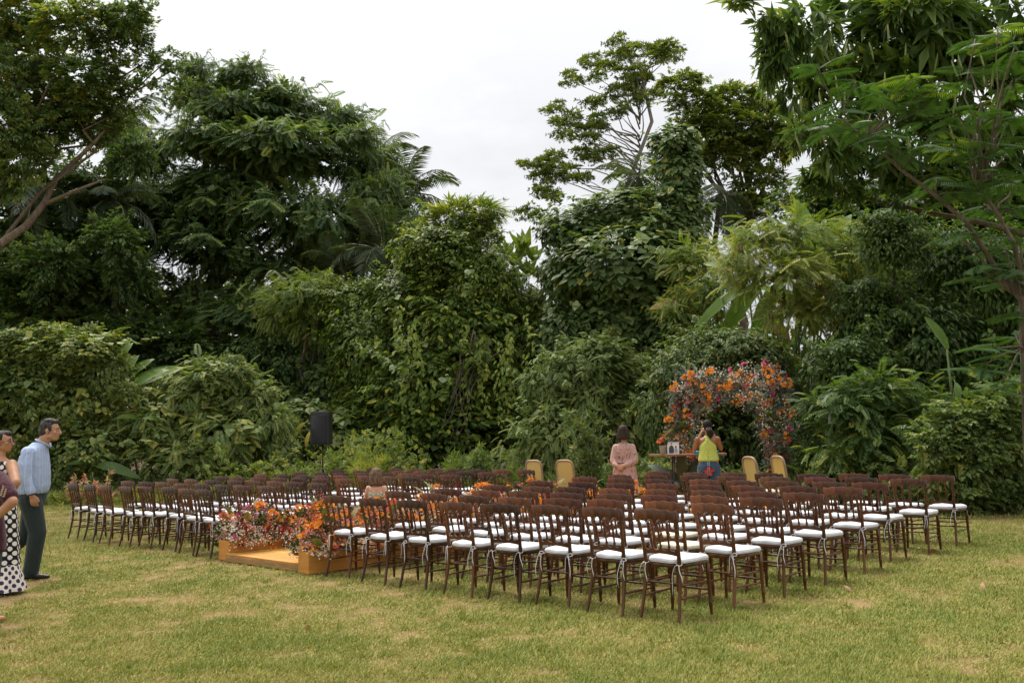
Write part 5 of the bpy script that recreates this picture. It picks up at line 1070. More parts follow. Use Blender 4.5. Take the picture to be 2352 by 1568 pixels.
# ------------------------------------------------------------------ people
class Body:
    """Closed pieces that are fused into one continuous surface."""
    def __init__(s): s.mb = MB()
    def cap(s, p, q, r0, r1=None, n=12):
        r1 = r0 if r1 is None else r1; p, q = np.array(p, float), np.array(q, float); d = q - p; L = np.linalg.norm(d) + 1e-9; d /= L; P, rr = [], []
        for a in (-1.45, -1.1, -.7, -.35, 0): P.append(p + d * math.sin(a) * r0); rr.append(math.cos(a) * r0)
        for a in (0, .35, .7, 1.1, 1.45): P.append(q + d * math.sin(a) * r1); rr.append(math.cos(a) * r1)
        s.mb.tube(P, rr, n); return s
    def chain(s, pts, rad, n=12):
        for i in range(len(pts) - 1): s.cap(pts[i], pts[i + 1], rad[i], rad[i + 1], n)
        return s
    def ell(s, c, r, rot=(0, 0, 0), n=14):
        from mathutils import Euler
        M = np.array(Euler(rot).to_matrix()); V, F = [], []; m = n // 2
        for i in range(1, m):
            a = PI * i / m
            for k in range(n): b2 = 2 * PI * k / n; V.append(np.array(c) + M @ np.array([r[0] * math.sin(a) * math.cos(b2), r[1] * math.sin(a) * math.sin(b2), r[2] * math.cos(a)]))
        for i in range(m - 2):
            for k in range(n): F.append((i * n + k, (i + 1) * n + k, (i + 1) * n + (k + 1) % n, i * n + (k + 1) % n))
        t, b2 = len(V), len(V) + 1; V += [np.array(c) + M @ np.array([0, 0, r[2]]), np.array(c) - M @ np.array([0, 0, r[2]])]
        for k in range(n): F.append((t, k, (k + 1) % n)); F.append((b2, (m - 2) * n + (k + 1) % n, (m - 2) * n + k))
        s.mb.add(V, F); return s
    def loft(s, rings, n=20, e=1.0, wave=0.0, nw=9):
        """rings: (cx, cy, z, rx, ry)."""
        V, F = [], []
        for cx, cy, z, rx, ry in rings:
            for k in range(n):
                a = 2 * PI * k / n; c, q = math.cos(a), math.sin(a); w_ = 1 + wave * math.sin(a * nw + z * 3)
                V.append((cx + math.copysign(abs(c) ** e, c) * rx * w_, cy + math.copysign(abs(q) ** e, q) * ry * w_, z))
        L = len(rings)
        for i in range(L - 1):
            for k in range(n): F.append((i * n + k, i * n + (k + 1) % n, (i + 1) * n + (k + 1) % n, (i + 1) * n + k))
        F.append(tuple(range(n))[::-1]); F.append(tuple((L - 1) * n + k for k in range(n))); s.mb.add(V, F); return s
    def hand(s, w_, d, nr, k=1.0, curl=.5, side=1):
        """Palm, four unequal bent fingers and a thumb. d: fingers point here, nr: the palm faces here."""
        w_, d, nr = np.array(w_, float), nrm(np.array(d, float)), np.array(nr, float); nr = nrm(nr - d * (nr @ d)); t = np.cross(d, nr) * side
        for i, (o, L, l2) in enumerate(((-.03, .040, .036), (-.010, .046, .040), (.010, .043, .038), (.029, .032, .029))):
            kn = w_ + (d * .085 + t * o) * k; s.cap(w_ + (d * .012 + t * o * .5) * k, kn, .0145 * k, .0115 * k, 8)
            c = curl * (1 + .12 * i); d1 = nrm(d * math.cos(c) + nr * math.sin(c) + t * o * 2.5); d2 = nrm(d * math.cos(c * 2.1) + nr * math.sin(c * 2.1) + t * o * 2)
            m_ = kn + d1 * L * k; s.cap(kn, m_, .0108 * k, .0098 * k, 8); s.cap(m_, m_ + d2 * l2 * k, .0096 * k, .0078 * k, 8)
        b0 = w_ + (d * .022 - t * .022) * k; b1 = b0 + (d * .036 - t * .030 + nr * .012) * k; b2 = b1 + (d * .036 - t * .004 + nr * .012) * k
        s.cap(b0, b1, .0155 * k, .0125 * k, 8); s.cap(b1, b2, .0122 * k, .0088 * k, 8); return s
    def head(s, c, f, k=1.0, up=(0, 0, 1), jaw=1.0):
        """Head of height .23k centred on c looking along f, with brow, nose, lips, chin and ears."""
        c, f, up = np.array(c, float), nrm(np.array(f, float)), np.array(up, float); up = nrm(up - f * (up @ f)); r = np.cross(f, up)
        W = lambda x, y, z: c + (r * x + f * y + up * z) * k; yaw = -math.atan2(f[0], f[1])
        E_ = lambda x, y, z, rx, ry, rz: s.ell(W(x, y, z), (rx * k, ry * k, rz * k), (0, 0, yaw))
        E_(0, -.012, .028, .074, .096, .088); E_(0, .022, -.035, .060, .070, .075); E_(0, .048, -.082, .034 * jaw, .034 * jaw, .028); s.cap(W(-.045, .0, -.062), W(-.012, .055, -.088), .022 * k * jaw, .018 * k); s.cap(W(.045, .0, -.062), W(.012, .055, -.088), .022 * k * jaw, .018 * k)
        s.cap(W(-.038, .072, .024), W(.038, .072, .024), .012 * k); s.cap(W(0, .088, .014), W(0, .108, -.024), .0085 * k, .013 * k, 8); s.cap(W(-.012, .097, -.026), W(.012, .097, -.026), .0085 * k, None, 8)
        s.cap(W(-.016, .083, -.052), W(.016, .083, -.052), .0075 * k, None, 8); s.cap(W(-.014, .081, -.063), W(.014, .081, -.063), .008 * k, None, 8)
        for q in (-1, 1): E_(q * .076, -.012, -.006, .010, .020, .032); E_(q * .042, .055, -.018, .022, .024, .022)
        return W
    def fuse(s, name, mat, parent, voxel=.009, it=3, **kw):
        me = s.mb.mesh(name); o = bpy.data.objects.new(name, me); COL.objects.link(o)
        md = o.modifiers.new('r', 'REMESH'); md.mode = 'VOXEL'; md.voxel_size = voxel; md.use_smooth_shade = True
        if it: ms = o.modifiers.new('s', 'SMOOTH'); ms.factor = .5; ms.iterations = it
        dg = bpy.context.evaluated_depsgraph_get(); me2 = bpy.data.meshes.new_from_object(o.evaluated_get(dg)); bpy.data.objects.remove(o); bpy.data.meshes.remove(me)
        me2.name = name; me2.polygons.foreach_set('use_smooth', [True] * len(me2.polygons)); me2.materials.clear()
        return obj(name, me2, mat, parent, **kw)
def eyes(root, W, k, sc=(.78, .74, .70)):
    E1 = plain('eye_white', (.55, .52, .48), .3) if 'eye_white' not in bpy.data.materials else bpy.data.materials['eye_white']; E2 = plain('eye_dark', (.012, .008, .006), .2) if 'eye_dark' not in bpy.data.materials else bpy.data.materials['eye_dark']
    for q in (-1, 1):
        p = W(q * .031, .0775, .004); b_ = Body().ell(p, (.0125 * k, .0085 * k, .0065 * k)); o = obj('eye', b_.mb.mesh('eye'), E1, root)
        d = W(q * .031, .0855, .004); obj('pupil', Body().ell(d, (.006 * k,) * 3, n=8).mb.mesh('pupil'), E2, o)
def brows(root, W, k, mat):
    for q in (-1, 1): obj('eyebrow', MB().tube([W(q * .014, .0855, .026), W(q * .03, .085, .031), W(q * .048, .074, .026)], [.004 * k, .005 * k, .003 * k], 6).mesh('eyebrow'), mat, root)

def skin(name, c):
    m, n, b = nodes(name); setp(b, .5, .35); z = noise(n, 14, 4); r = ramp(n, [(.3, tuple(x * .88 for x in c)), (.7, tuple(min(1, x * 1.1) for x in c))]); n.links.new(z.outputs['Fac'], r.inputs['Fac']); n.links.new(r.outputs['Color'], b.inputs['Base Color']); b.inputs['Subsurface Weight'].default_value = .06; b.inputs['Subsurface Radius'].default_value = (.02, .008, .004); return m
def hair_mat(name, c0, c1):
    m, n, b = nodes(name); setp(b, .62, .2); z = noise(n, 60, 4, mapscale=(1, 1, .12)); r = ramp(n, [(.35, c0), (.7, c1)]); n.links.new(z.outputs['Fac'], r.inputs['Fac']); n.links.new(r.outputs['Color'], b.inputs['Base Color']); bump(n, b, z.outputs['Fac'], .6, .008); return m
def cloth(name, col, var=.08, rough=.85, wr=.5, scale=9):
    m, n, b = nodes(name); setp(b, rough, .2); b.inputs['Base Color'].default_value = (*col, 1); b.inputs['Sheen Weight'].default_value = .15
    z = noise(n, scale, 3, mapscale=(1, 1, .55)); z.inputs['Distortion'].default_value = 1.2; bump(n, b, z.outputs['Fac'], wr, .04)
    if var:
        z2 = noise(n, 40, 4); r = ramp(n, [(.3, tuple(c * (1 - var) for c in col)), (.7, tuple(min(1, c * (1 + var)) for c in col))]); n.links.new(z2.outputs['Fac'], r.inputs['Fac']); n.links.new(r.outputs['Color'], b.inputs['Base Color'])
    return m
def uv_tube(name, rings, mat, parent, n=40, wave=.0, nw=8, close_top=True, uvs=1.0):
    """A sheet of cloth round the body with U round it and V up it, both in metres."""
    V, F = [], []
    for cx, cy, z, rx, ry in rings:
        for k in range(n):
            a = 2 * PI * k / n + PI / 2; w_ = 1 + wave * max(0, (rings[0][2] - z)) / max(.01, rings[0][2] - rings[-1][2]) * math.sin(a * nw); V.append((cx + math.cos(a) * rx * w_, cy + math.sin(a) * ry * w_, z))
    L = len(rings)
    for i in range(L - 1):
        for k in range(n): F.append((i * n + k, (i + 1) * n + k, (i + 1) * n + (k + 1) % n, i * n + (k + 1) % n))
    nq = len(F)
    if close_top: F.append(tuple(range(n)))
    me = mesh(name, V, F); uv = me.uv_layers.new(name='UVMap'); rad = np.mean([r_[3] + r_[4] for r_ in rings]) / 2
    for p in me.polygons:
        for li, vi in zip(p.loop_indices, p.vertices):
            k = vi % n
            if p.index < nq and k == 0 and any(v2 % n == n - 1 for v2 in p.vertices): k = n
            uv.data[li].uv = (k / n * 2 * PI * rad, V[vi][2])
    return obj(name, me, mat, parent)
def dots(name, base, dot, pitch, rad_, band=None):
    m, n, b = nodes(name); setp(b, .8, .2); uv = n.nodes.new('ShaderNodeUVMap'); v = n.nodes.new('ShaderNodeTexVoronoi'); v.inputs['Scale'].default_value = 1 / pitch; v.inputs['Randomness'].default_value = .12; v.voronoi_dimensions = '2D'
    mpn = n.nodes.new('ShaderNodeMapping'); mpn.inputs['Rotation'].default_value = (0, 0, .785); n.links.new(uv.outputs['UV'], mpn.inputs['Vector']); n.links.new(mpn.outputs['Vector'], v.inputs['Vector'])
    r = ramp(n, [(rad_, dot), (rad_ + .04, base)]); n.links.new(v.outputs['Distance'], r.inputs['Fac']); n.links.new(r.outputs['Color'], b.inputs['Base Color'])
    z = noise(n, 9, 3, mapscale=(1, 1, .4)); bump(n, b, z.outputs['Fac'], .4, .03); return m
def ground_at(px, py):
    d = at(px, py, 1.0) - CAM; return CAM + d * (CAMH / -d[2])

SK1 = skin('tan_skin', (.42, .22, .125)); SK2 = skin('warm_skin', (.40, .20, .11)); SK3 = skin('brown_skin', (.27, .125, .065)); SK4 = skin('light_skin', (.52, .29, .18))

# man in the blue shirt, walking to the right
mp_ = ground_at(100, 1326)
man = empty('person', (mp_[0] - .11, mp_[1], 0), PI / 2 - .12, label='man in pale blue striped shirt and dark trousers striding to the right', cat='person')
b = Body(); W = b.head((0, .148, 1.700), (0, 1, -.05), 1.08, jaw=1.15); b.cap((0, .03, 1.50), (0, .105, 1.64), .070, .066)
for s, el, wr, hd, pn in ((1, (.255, -.02, 1.165), (.262, .045, .965), (-.1, .22, -.97), (-.9, -.15, 0)), (-1, (-.25, -.10, 1.17), (-.235, -.14, .95), (.1, -.1, -.97), (.9, -.1, 0))):
    b.chain([(s * .19, -.03, 1.46), el, wr], [.058, .046, .033])
    b.hand(wr, hd, pn, 1.0, .45, -s)
b.ell((0, -.03, 1.25), (.15, .11, .25)); body = b.fuse('body', SK1, man, .0085)
eyes(body, W, 1.08); HM = hair_mat('grey_black_hair', (.012, .011, .011), (.075, .07, .068)); brows(body, W, 1.08, HM)
h = Body(); h.ell(W(0, -.03, .045), (.089, .100, .088)); h.ell(W(0, -.066, -.012), (.078, .066, .07)); h.ell(W(0, .038, .098), (.062, .045, .030)); h.ell(W(0, -.02, .105), (.075, .075, .035))
for q in (-1, 1): h.ell(W(q * .075, .012, .03), (.014, .022, .045)); 
h.fuse('hair', HM, body, .0075, 2); m_ = Body().cap(W(-.022, .093, -.042), W(.022, .093, -.042), .0065, n=8); obj('moustache', m_.mb.mesh('moustache'), plain('grey_moustache', (.22, .19, .17), .7), body)
m, n, bb = nodes('striped_shirt'); setp(bb, .8, .2); uvn = n.nodes.new('ShaderNodeTexCoord'); sp_ = n.nodes.new('ShaderNodeSeparateXYZ'); n.links.new(uvn.outputs['Object'], sp_.inputs[0])
yy = n.nodes.new('ShaderNodeMath'); yy.operation = 'ADD'; yy.inputs[1].default_value = .035; n.links.new(sp_.outputs['Y'], yy.inputs[0]); ad = n.nodes.new('ShaderNodeMath'); ad.operation = 'ARCTAN2'; n.links.new(sp_.outputs['X'], ad.inputs[0]); n.links.new(yy.outputs[0], ad.inputs[1])
mu = n.nodes.new('ShaderNodeMath'); mu.operation = 'MULTIPLY'; mu.inputs[1].default_value = 30.0; n.links.new(ad.outputs[0], mu.inputs[0]); si = n.nodes.new('ShaderNodeMath'); si.operation = 'SINE'; n.links.new(mu.outputs[0], si.inputs[0])
r = ramp(n, [(.0, (.33, .41, .58)), (.6, (.35, .43, .60)), (.85, (.26, .33, .52)), (.97, (.50, .56, .70))]); n.links.new(si.outputs[0], r.inputs['Fac']); n.links.new(r.outputs['Color'], bb.inputs['Base Color']); z = noise(n, 8, 3, mapscale=(1, 1, .6)); z.inputs['Distortion'].default_value = 1.5; bump(n, bb, z.outputs['Fac'], .5, .05); SHIRT = m
b = Body().loft([(0, -.055, .965, .19, .165), (0, -.05, 1.0, .20, .185), (0, -.045, 1.06, .205, .195), (0, -.035, 1.18, .205, .185), (0, -.035, 1.30, .21, .175), (0, -.03, 1.40, .205, .155), (0, -.01, 1.47, .18, .125), (0, .015, 1.53, .115, .105), (0, .035, 1.565, .082, .088)], 22)
b.chain([(.185, -.035, 1.445), (.238, -.03, 1.30), (.258, -.02, 1.165), (.262, .02, 1.05)], [.080, .070, .062, .052]); b.cap((.262, .025, 1.035), (.263, .033, 1.005), .056, .055); b.chain([(-.185, -.03, 1.445), (-.25, -.10, 1.17), (-.237, -.13, 1.0)], [.08, .062, .052])
sh = b.fuse('shirt', SHIRT, man, .011, 3); MB().tube([(0, -.012, 1.592), (-.055, .012, 1.588), (-.074, .065, 1.568), (-.05, .118, 1.54), (-.012, .142, 1.512), (.012, .142, 1.512), (.05, .118, 1.54), (.074, .065, 1.568), (.055, .012, 1.588), (0, -.012, 1.592)], .011, 6, flat=2.0).build('collar', SHIRT, sh)
TRS = cloth('dark_trousers', (.019, .029, .028), .1, .85, .45, 5)
b = Body().loft([(0, -.05, .86, .17, .15), (0, -.05, .94, .185, .165), (0, -.05, 1.02, .19, .175), (0, -.05, 1.035, .185, .172)], 20); b.chain([(.095, -.03, .90), (.10, .06, .53), (.10, .0, .10)], [.128, .100, .088]); b.chain([(-.095, -.06, .90), (-.10, -.12, .50), (-.10, -.44, .22)], [.125, .095, .082])
b.fuse('trousers', TRS, man, .011, 3)
SHOE = plain('black_shoe', (.012, .012, .012), .3, .5)
def shoe(p, pitch, name='shoe'):
    p = np.array(p, float); c, q = math.cos(pitch), math.sin(pitch); A = lambda y, z: p + np.array([0, y * c - z * q, y * q + z * c]); b_ = Body(); b_.cap(A(-.08, .035), A(.06, .038), .040, .038); b_.cap(A(.06, .028), A(.19, .022), .037, .022); b_.cap(A(-.05, .06), A(.02, .06), .036, .03); return b_
b = shoe((.10, .0, 0), 0); b.fuse('shoe', SHOE, man, .008, 2); b = shoe((-.10, -.47, .13), -1.0); b.fuse('shoe', SHOE, man, .008, 2)
MB().tube([(.262 + .037 * math.cos(a), .042 + .036 * math.sin(a), .975 + .008 * math.sin(a)) for a in np.linspace(0, 2 * PI, 13)], .0085, 6, flat=1.6).build('wristwatch', SHOE, man)

# woman in the polka dot dress
pp = ground_at(22, 1361); pol = empty('person', (pp[0] - .14, pp[1], 0), .38, label='woman in glasses and black dress with white polka dots, hand on hip', cat='person')
b = Body(); W = b.head((0.02, .02, 1.575), (1, .42, -.02), 1.0, jaw=.9); b.cap((0, -.01, 1.36), (0, .015, 1.50), .052, .05); b.loft([(0, 0, 1.0, .13, .10), (0, 0, 1.2, .155, .11), (0, -.005, 1.32, .17, .095), (0, -.005, 1.385, .12, .075), (0, 0, 1.41, .06, .055)], 18)
b.chain([(.175, -.005, 1.335), (.38, -.12, 1.155), (.235, -.10, .98)], [.058, .047, .034]); b.hand((.235, -.10, .98), (-.75, .4, -.45), (-.5, -.5, .2), .95, .35, 1); b.chain([(-.175, 0, 1.335), (-.23, -.03, 1.08), (-.20, -.02, .86)], [.056, .044, .032]); b.hand((-.20, -.02, .86), (.05, .1, -1), (.9, .1, 0), .95, .4, 1)
body = b.fuse('body', SK2, pol, .0085); eyes(body, W, 1.0); HB = hair_mat('dark_tied_hair', (.012, .009, .008), (.06, .05, .045)); brows(body, W, 1.0, HB)
h = Body(); h.ell(W(0, -.028, .038), (.081, .094, .087)); h.ell(W(0, -.06, -.01), (.068, .06, .06)); h.ell(W(0, -.13, -.03), (.04, .045, .04)); h.ell(W(0, .035, .088), (.058, .048, .034)); h.fuse('hair', HB, body, .0075, 2)
GL = plain('black_glasses', (.01, .01, .01), .3, .5); gm = MB()
for q in (-1, 1): gm.tube([W(q * .033 + .027 * math.cos(a), .104, .002 + .019 * math.sin(a)) for a in np.linspace(0, 2 * PI, 13)], .0025, 5, cap=False); gm.tube([W(q * .06, .102, .006), W(q * .08, .07, .006), W(q * .084, -.01, .002)], .0028, 5)
gm.tube([W(-.008, .106, .006), W(.008, .106, .006)], .0022, 5); gm.build('glasses', GL, body)
obj('earring', Body().ell(W(.086, -.01, -.055), (.009, .006, .022), n=8).mb.mesh('earring'), plain('dark_earring', (.03, .025, .02), .3), body)
DK = (.011, .011, .018); WT = (.70, .66, .60)
dress = uv_tube('dress', [(0, -.005, 1.37, .15, .085), (0, -.003, 1.33, .168, .105), (0, 0, 1.24, .172, .13), (0, 0, 1.14, .16, .122), (0, 0, 1.02, .158, .118), (0, 0, .92, .19, .145), (0, 0, .80, .215, .165), (0, 0, .6, .225, .175), (0, 0, .42, .235, .185), (0, 0, .29, .245, .195)], dots('polka_dots', DK, WT, .066, .34), pol, 48, .06, 8)
uv_tube('dress_flounce', [(0, 0, .30, .246, .196), (0, 0, .22, .262, .21), (0, 0, .1, .285, .235), (0, 0, .03, .30, .25)], dots('polka_dots_light', WT, (.05, .03, .07), .062, .32), dress, 48, .09, 9, False)

# woman in burgundy and beige, mostly outside the frame
bp = ground_at(8, 1434); bur = empty('person', (bp[0] - .275, bp[1] + .1, 0), .2, label='woman in burgundy and beige embroidered tunic, elbow out, cut by the left edge', cat='person')
b = Body(); W = b.head((-.02, .03, 1.46), (0, 1, 0), .98); b.cap((0, 0, 1.26), (0, .01, 1.40), .05, .048); b.loft([(0, 0, .95, .14, .11), (0, 0, 1.12, .16, .115), (0, 0, 1.24, .165, .1), (0, 0, 1.30, .08, .065)], 16)
b.chain([(.175, 0, 1.235), (.385, -.09, 1.05), (.225, -.135, .90)], [.056, .046, .033]); b.hand((.225, -.135, .90), (-.35, -.05, -.93), (-.2, 1, 0), 1.0, .22, 1); b.chain([(-.175, 0, 1.235), (-.22, .02, 1.0), (-.2, .1, .82)], [.054, .044, .032]); b.hand((-.2, .1, .82), (0, .4, -.9), (.7, .2, 0), 1.0, .4, 1)
for s in (-1, 1): b.chain([(s * .09, 0, .8), (s * .09, .0, .45), (s * .09, -.02, .08)], [.07, .055, .036]); b.cap((s * .09 + .02, -.05, .028), (s * .11 + .03, .13, .02), .033, .024); [b.cap((s * .11 + .012 * i + .01, .13, .018), (s * .11 + .014 * i + .018, .165 - .006 * abs(i), .013), .0105, .009, 8) for i in (-2, -1, 0, 1, 2)]
body = b.fuse('body', SK2, bur, .0105); h = Body(); h.ell(W(0, -.03, .03), (.084, .094, .088)); h.ell(W(0, -.06, -.06), (.075, .05, .09)); h.fuse('hair', HB, body, .009, 2)
BURG = cloth('burgundy_knit', (.055, .014, .022), .2, .9, .5, 12); LACE = cloth('beige_lace', (.42, .33, .24), .3, .9, .6, 26); b = Body().loft([(0, 0, .62, .225, .175), (0, 0, .75, .22, .17), (0, 0, .95, .19, .145), (0, 0, 1.12, .18, .14), (0, 0, 1.22, .185, .12), (0, 0, 1.28, .13, .09), (0, 0, 1.305, .075, .07)], 22, 1, .015, 9); b.chain([(.16, 0, 1.235), (.27, -.045, 1.16), (.33, -.065, 1.10)], [.085, .08, .075]); b.chain([(-.16, 0, 1.235), (-.215, .0, 1.08)], [.083, .072])
tun = b.fuse('tunic', BURG, bur, .01, 3)
b = Body().loft([(.02, -.075, .70, .155, .115), (.02, -.065, .95, .145, .10), (.02, -.06, 1.14, .15, .096), (.01, -.045, 1.24, .14, .09), (0, -.02, 1.30, .075, .062)], 18, 1, .02, 7); b.fuse('lace_panel', LACE, tun, .01, 2)
EMB = plain('cream_embroidery', (.62, .48, .34), .8, .2)
def motif(c, u, v, kind, sc):
    c, u, v = map(lambda q: np.array(q, float), (c, u, v)); nn_ = np.cross(u, v); mb_ = MB()
    for k in range(11 if kind == 'sprig' else 6):
        if kind == 'sprig': a0 = c + u * sc * (k // 2) * .22; d = u * .55 + v * (1 if k % 2 else -1)
        else: a = k * PI / 3; a0 = c; d = u * math.cos(a) + v * math.sin(a)
        d = d / np.linalg.norm(d); w2 = np.cross(d, nn_); L = sc * .42
        mb_.add([a0 + d * L * .08, a0 + d * L * .5 - w2 * L * .2, a0 + d * L, a0 + d * L * .5 + w2 * L * .2, a0 + d * L * .5 + nn_ * .006], [(0, 1, 4), (1, 2, 4), (2, 3, 4), (3, 0, 4)])
    return mb_
motif((.325, -.148, 1.10), nrm(np.array([.35, -.1, .9])), nrm(np.array([.9, .15, -.4])), 'sprig', .075).build('embroidered_sprig', EMB, tun, False)
motif((.17, -.138, .76), np.array([1, .35, 0]) / 1.06, np.array([0, 0, 1.0]), 'flower', .085).build('embroidered_flower', EMB, tun, False); motif((.215, -.06, .73), np.array([.5, .85, 0]), np.array([0, 0, 1.0]), 'flower', .06).build('embroidered_flower', EMB, tun, False)
b = Body()
for s in (-1, 1): b.chain([(s * .095, 0, .75), (s * .095, 0, .45), (s * .095, -.02, .07)], [.115, .095, .075])
b.fuse('trousers', TRS, bur, .011, 3)

# woman in the pink flowered dress, hands behind her back
PX = at(1432, 1000, 17.2); pk = empty('person', (PX[0], 17.2, .10), .18, label='woman in pink flowered maxi dress with hands clasped behind her back', cat='person')
b = Body(); W = b.head((0, .02, 1.42), (.1, 1, -.03), 1.02); b.cap((0, -.01, 1.2), (0, .01, 1.36), .055, .052); b.loft([(0, 0, .9, .14, .11), (0, 0, 1.1, .16, .11), (0, 0, 1.2, .15, .09), (0, 0, 1.25, .06, .06)], 16)
for s in (-1, 1):
    w_ = (-.07 + s * .065, -.205, .835); b.chain([(s * .165, 0, 1.15), (s * .215, -.06, .93), w_], [.055, .046, .034]); b.hand(w_, (-s * .9, -.15, -.35), (.0, .9, -.2), .98, .65, -s)
for s in (-1, 1): b.chain([(s * .09, 0, .8), (s * .09, .0, .42), (s * .09, -.02, .07)], [.09, .06, .04]); b.cap((s * .09, -.04, .03), (s * .1, .14, .022), .034, .025)
body = b.fuse('body', SK1, pk, .0105); eyes(body, W, 1.02); HK = hair_mat('brown_bob', (.014, .008, .005), (.055, .032, .02)); brows(body, W, 1.02, HK)
h = Body(); h.ell(W(0, -.025, .04), (.105, .108, .098)); h.loft([tuple(W(0, -.045, -.125)[:2]) + (W(0, 0, -.125)[2], .128, .085), tuple(W(0, -.045, -.10)[:2]) + (W(0, 0, -.10)[2], .142, .098), tuple(W(0, -.04, -.03)[:2]) + (W(0, 0, -.03)[2], .132, .1), tuple(W(0, -.03, .06)[:2]) + (W(0, 0, .06)[2], .104, .1)], 20, 1, .03, 9); h.fuse('hair', HK, body, .008, 2)
m, n, bb = nodes('pink_floral'); setp(bb, .7, .25); z = noise(n, 8, 3, mapscale=(1.4, 1.4, .8)); z.inputs['Distortion'].default_value = 2.2; r = ramp(n, [(.0, (.38, .225, .19)), (.605, (.43, .26, .22)), (.615, (.30, .14, .12)), (.64, (.09, .06, .055)), (.675, (.15, .09, .075)), (.71, (.43, .26, .22))]); z3 = noise(n, 22, 2); mxx = n.nodes.new('ShaderNodeMath'); mxx.operation = 'MULTIPLY_ADD'; mxx.inputs[1].default_value = .36; n.links.new(z3.outputs['Fac'], mxx.inputs[0]); sb2 = n.nodes.new('ShaderNodeMath'); sb2.operation = 'SUBTRACT'; sb2.inputs[1].default_value = .16; n.links.new(z.outputs['Fac'], sb2.inputs[0]); n.links.new(sb2.outputs[0], mxx.inputs[2]); n.links.new(mxx.outputs[0], r.inputs['Fac']); n.links.new(r.outputs['Color'], bb.inputs['Base Color']); zz = noise(n, 10, 3, mapscale=(1, 1, .25)); bump(n, bb, zz.outputs['Fac'], .7, .04); PKM = m
b = Body().loft([(0, .02, .06, .30, .27), (0, .015, .3, .275, .24), (0, .01, .6, .25, .205), (0, 0, .78, .225, .18), (0, 0, .88, .178, .14), (0, 0, .94, .168, .13), (0, 0, 1.05, .185, .14), (0, -.005, 1.14, .185, .125), (0, -.005, 1.2, .15, .10), (0, -.01, 1.235, .085, .07)], 26, 1, .02, 10)
for s in (-1, 1): b.chain([(s * .16, 0, 1.15), (s * .195, -.03, 1.03), (s * .215, -.062, .93), (s * .15 - .03, -.125, .875), (-.07 + s * .10, -.185, .845)], [.072, .070, .068, .058, .043])
dr = b.fuse('dress', PKM, pk, .014, 2); MB().tube([(.198 * math.cos(a), .148 * math.sin(a), .895) for a in np.linspace(0, 2 * PI, 25)], .012, 6, cap=False).build('belt', PKM, dr)

pk.scale = (.9, .9, 1)
# woman in the yellow-green top, taking a picture
PX = at(1625, 1000, 18.4); gw = empty('person', (PX[0], 18.4, .12), .22, label='woman in yellow-green top and flowered blue shorts raising a phone to the arch', cat='person')
b = Body(); W = b.head((0, .03, 1.485), (-.1, 1, .05), .98); b.cap((0, 0, 1.26), (0, .015, 1.42), .05, .048); b.loft([(0, 0, .84, .155, .115), (0, 0, .95, .135, .10), (0, 0, 1.1, .15, .105), (0, 0, 1.22, .165, .095), (0, 0, 1.28, .09, .065)], 18)
b.chain([(-.185, 0, 1.235), (-.255, .10, 1.04), (-.115, .235, 1.36)], [.053, .045, .031]); b.hand((-.115, .235, 1.36), (.45, .15, .85), (.4, .6, 0), .98, .55, 1); b.chain([(.185, 0, 1.235), (.235, .13, 1.05), (.085, .24, 1.36)], [.053, .045, .031]); b.hand((.085, .24, 1.36), (-.45, .15, .85), (-.4, .6, 0), .98, .55, -1)
for s in (-1, 1): b.chain([(s * .095, 0, .84), (s * .10, .0, .44), (s * .10, -.03, .07)], [.1, .06, .038]); b.cap((s * .10, -.04, .03), (s * .11, .13, .022), .034, .025)
body = b.fuse('body', SK3, gw, .0105); eyes(body, W, .98); HG = hair_mat('black_hair', (.006, .005, .005), (.03, .026, .024)); brows(body, W, .98, HG)
h = Body(); h.ell(W(0, -.028, .036), (.088, .100, .092)); h.ell(W(0, -.055, -.02), (.074, .062, .07)); h.chain([W(.01, -.125, -.055), W(.03, -.15, -.10), W(.04, -.14, -.16), W(.045, -.125, -.22)], [.03, .062, .058, .02]); h.ell(W(.07, -.14, -.14), (.045, .04, .05)); h.fuse('hair', HG, body, .008, 2)
obj('hair_band', MB().tube([W(.012 + .034 * math.cos(a), -.118, -.052 + .022 * math.sin(a)) for a in np.linspace(0, 2 * PI, 13)], .009, 6, cap=False).mesh('hair_band'), plain('pale_band', (.5, .36, .32), .7), body)
LIME = cloth('lime_top', (.40, .46, .095), .06, .75, .6, 9); b = Body().loft([(0, 0, .82, .185, .135), (0, 0, .84, .20, .15), (0, 0, .90, .188, .14), (0, 0, 1.0, .165, .125), (0, 0, 1.1, .16, .122), (0, 0, 1.16, .135, .118), (0, 0, 1.22, .10, .10), (0, 0, 1.27, .075, .076), (0, .005, 1.30, .062, .064)], 22, 1, .012, 11); tp = b.fuse('top', LIME, gw, .01, 2)
MB().box((0.0, -.113, 1.16), (.0035, .004, .045)).build('back_slit', SK3, tp, False); MB().tube([(0, -.131, 1.12), (0, -.137, 1.0), (0, -.150, .88)], .0035, 5).build('back_seam', LIME, tp)
NAVY = cloth('navy_floral', (.030, .065, .11), .35, .8, .6, 8); b = Body().loft([(0, 0, .62, .21, .16), (0, 0, .72, .205, .16), (0, 0, .80, .178, .142), (0, 0, .82, .172, .138)], 22)
for s in (-1, 1): b.cap((s * .105, 0, .70), (s * .115, 0, .48), .112, .118)
so = b.fuse('shorts', NAVY, gw, .01, 2)
RED = plain('red_print', (.30, .03, .05), .8, .2, .3, 30); PALEP = plain('pale_print', (.55, .60, .50), .8, .2)
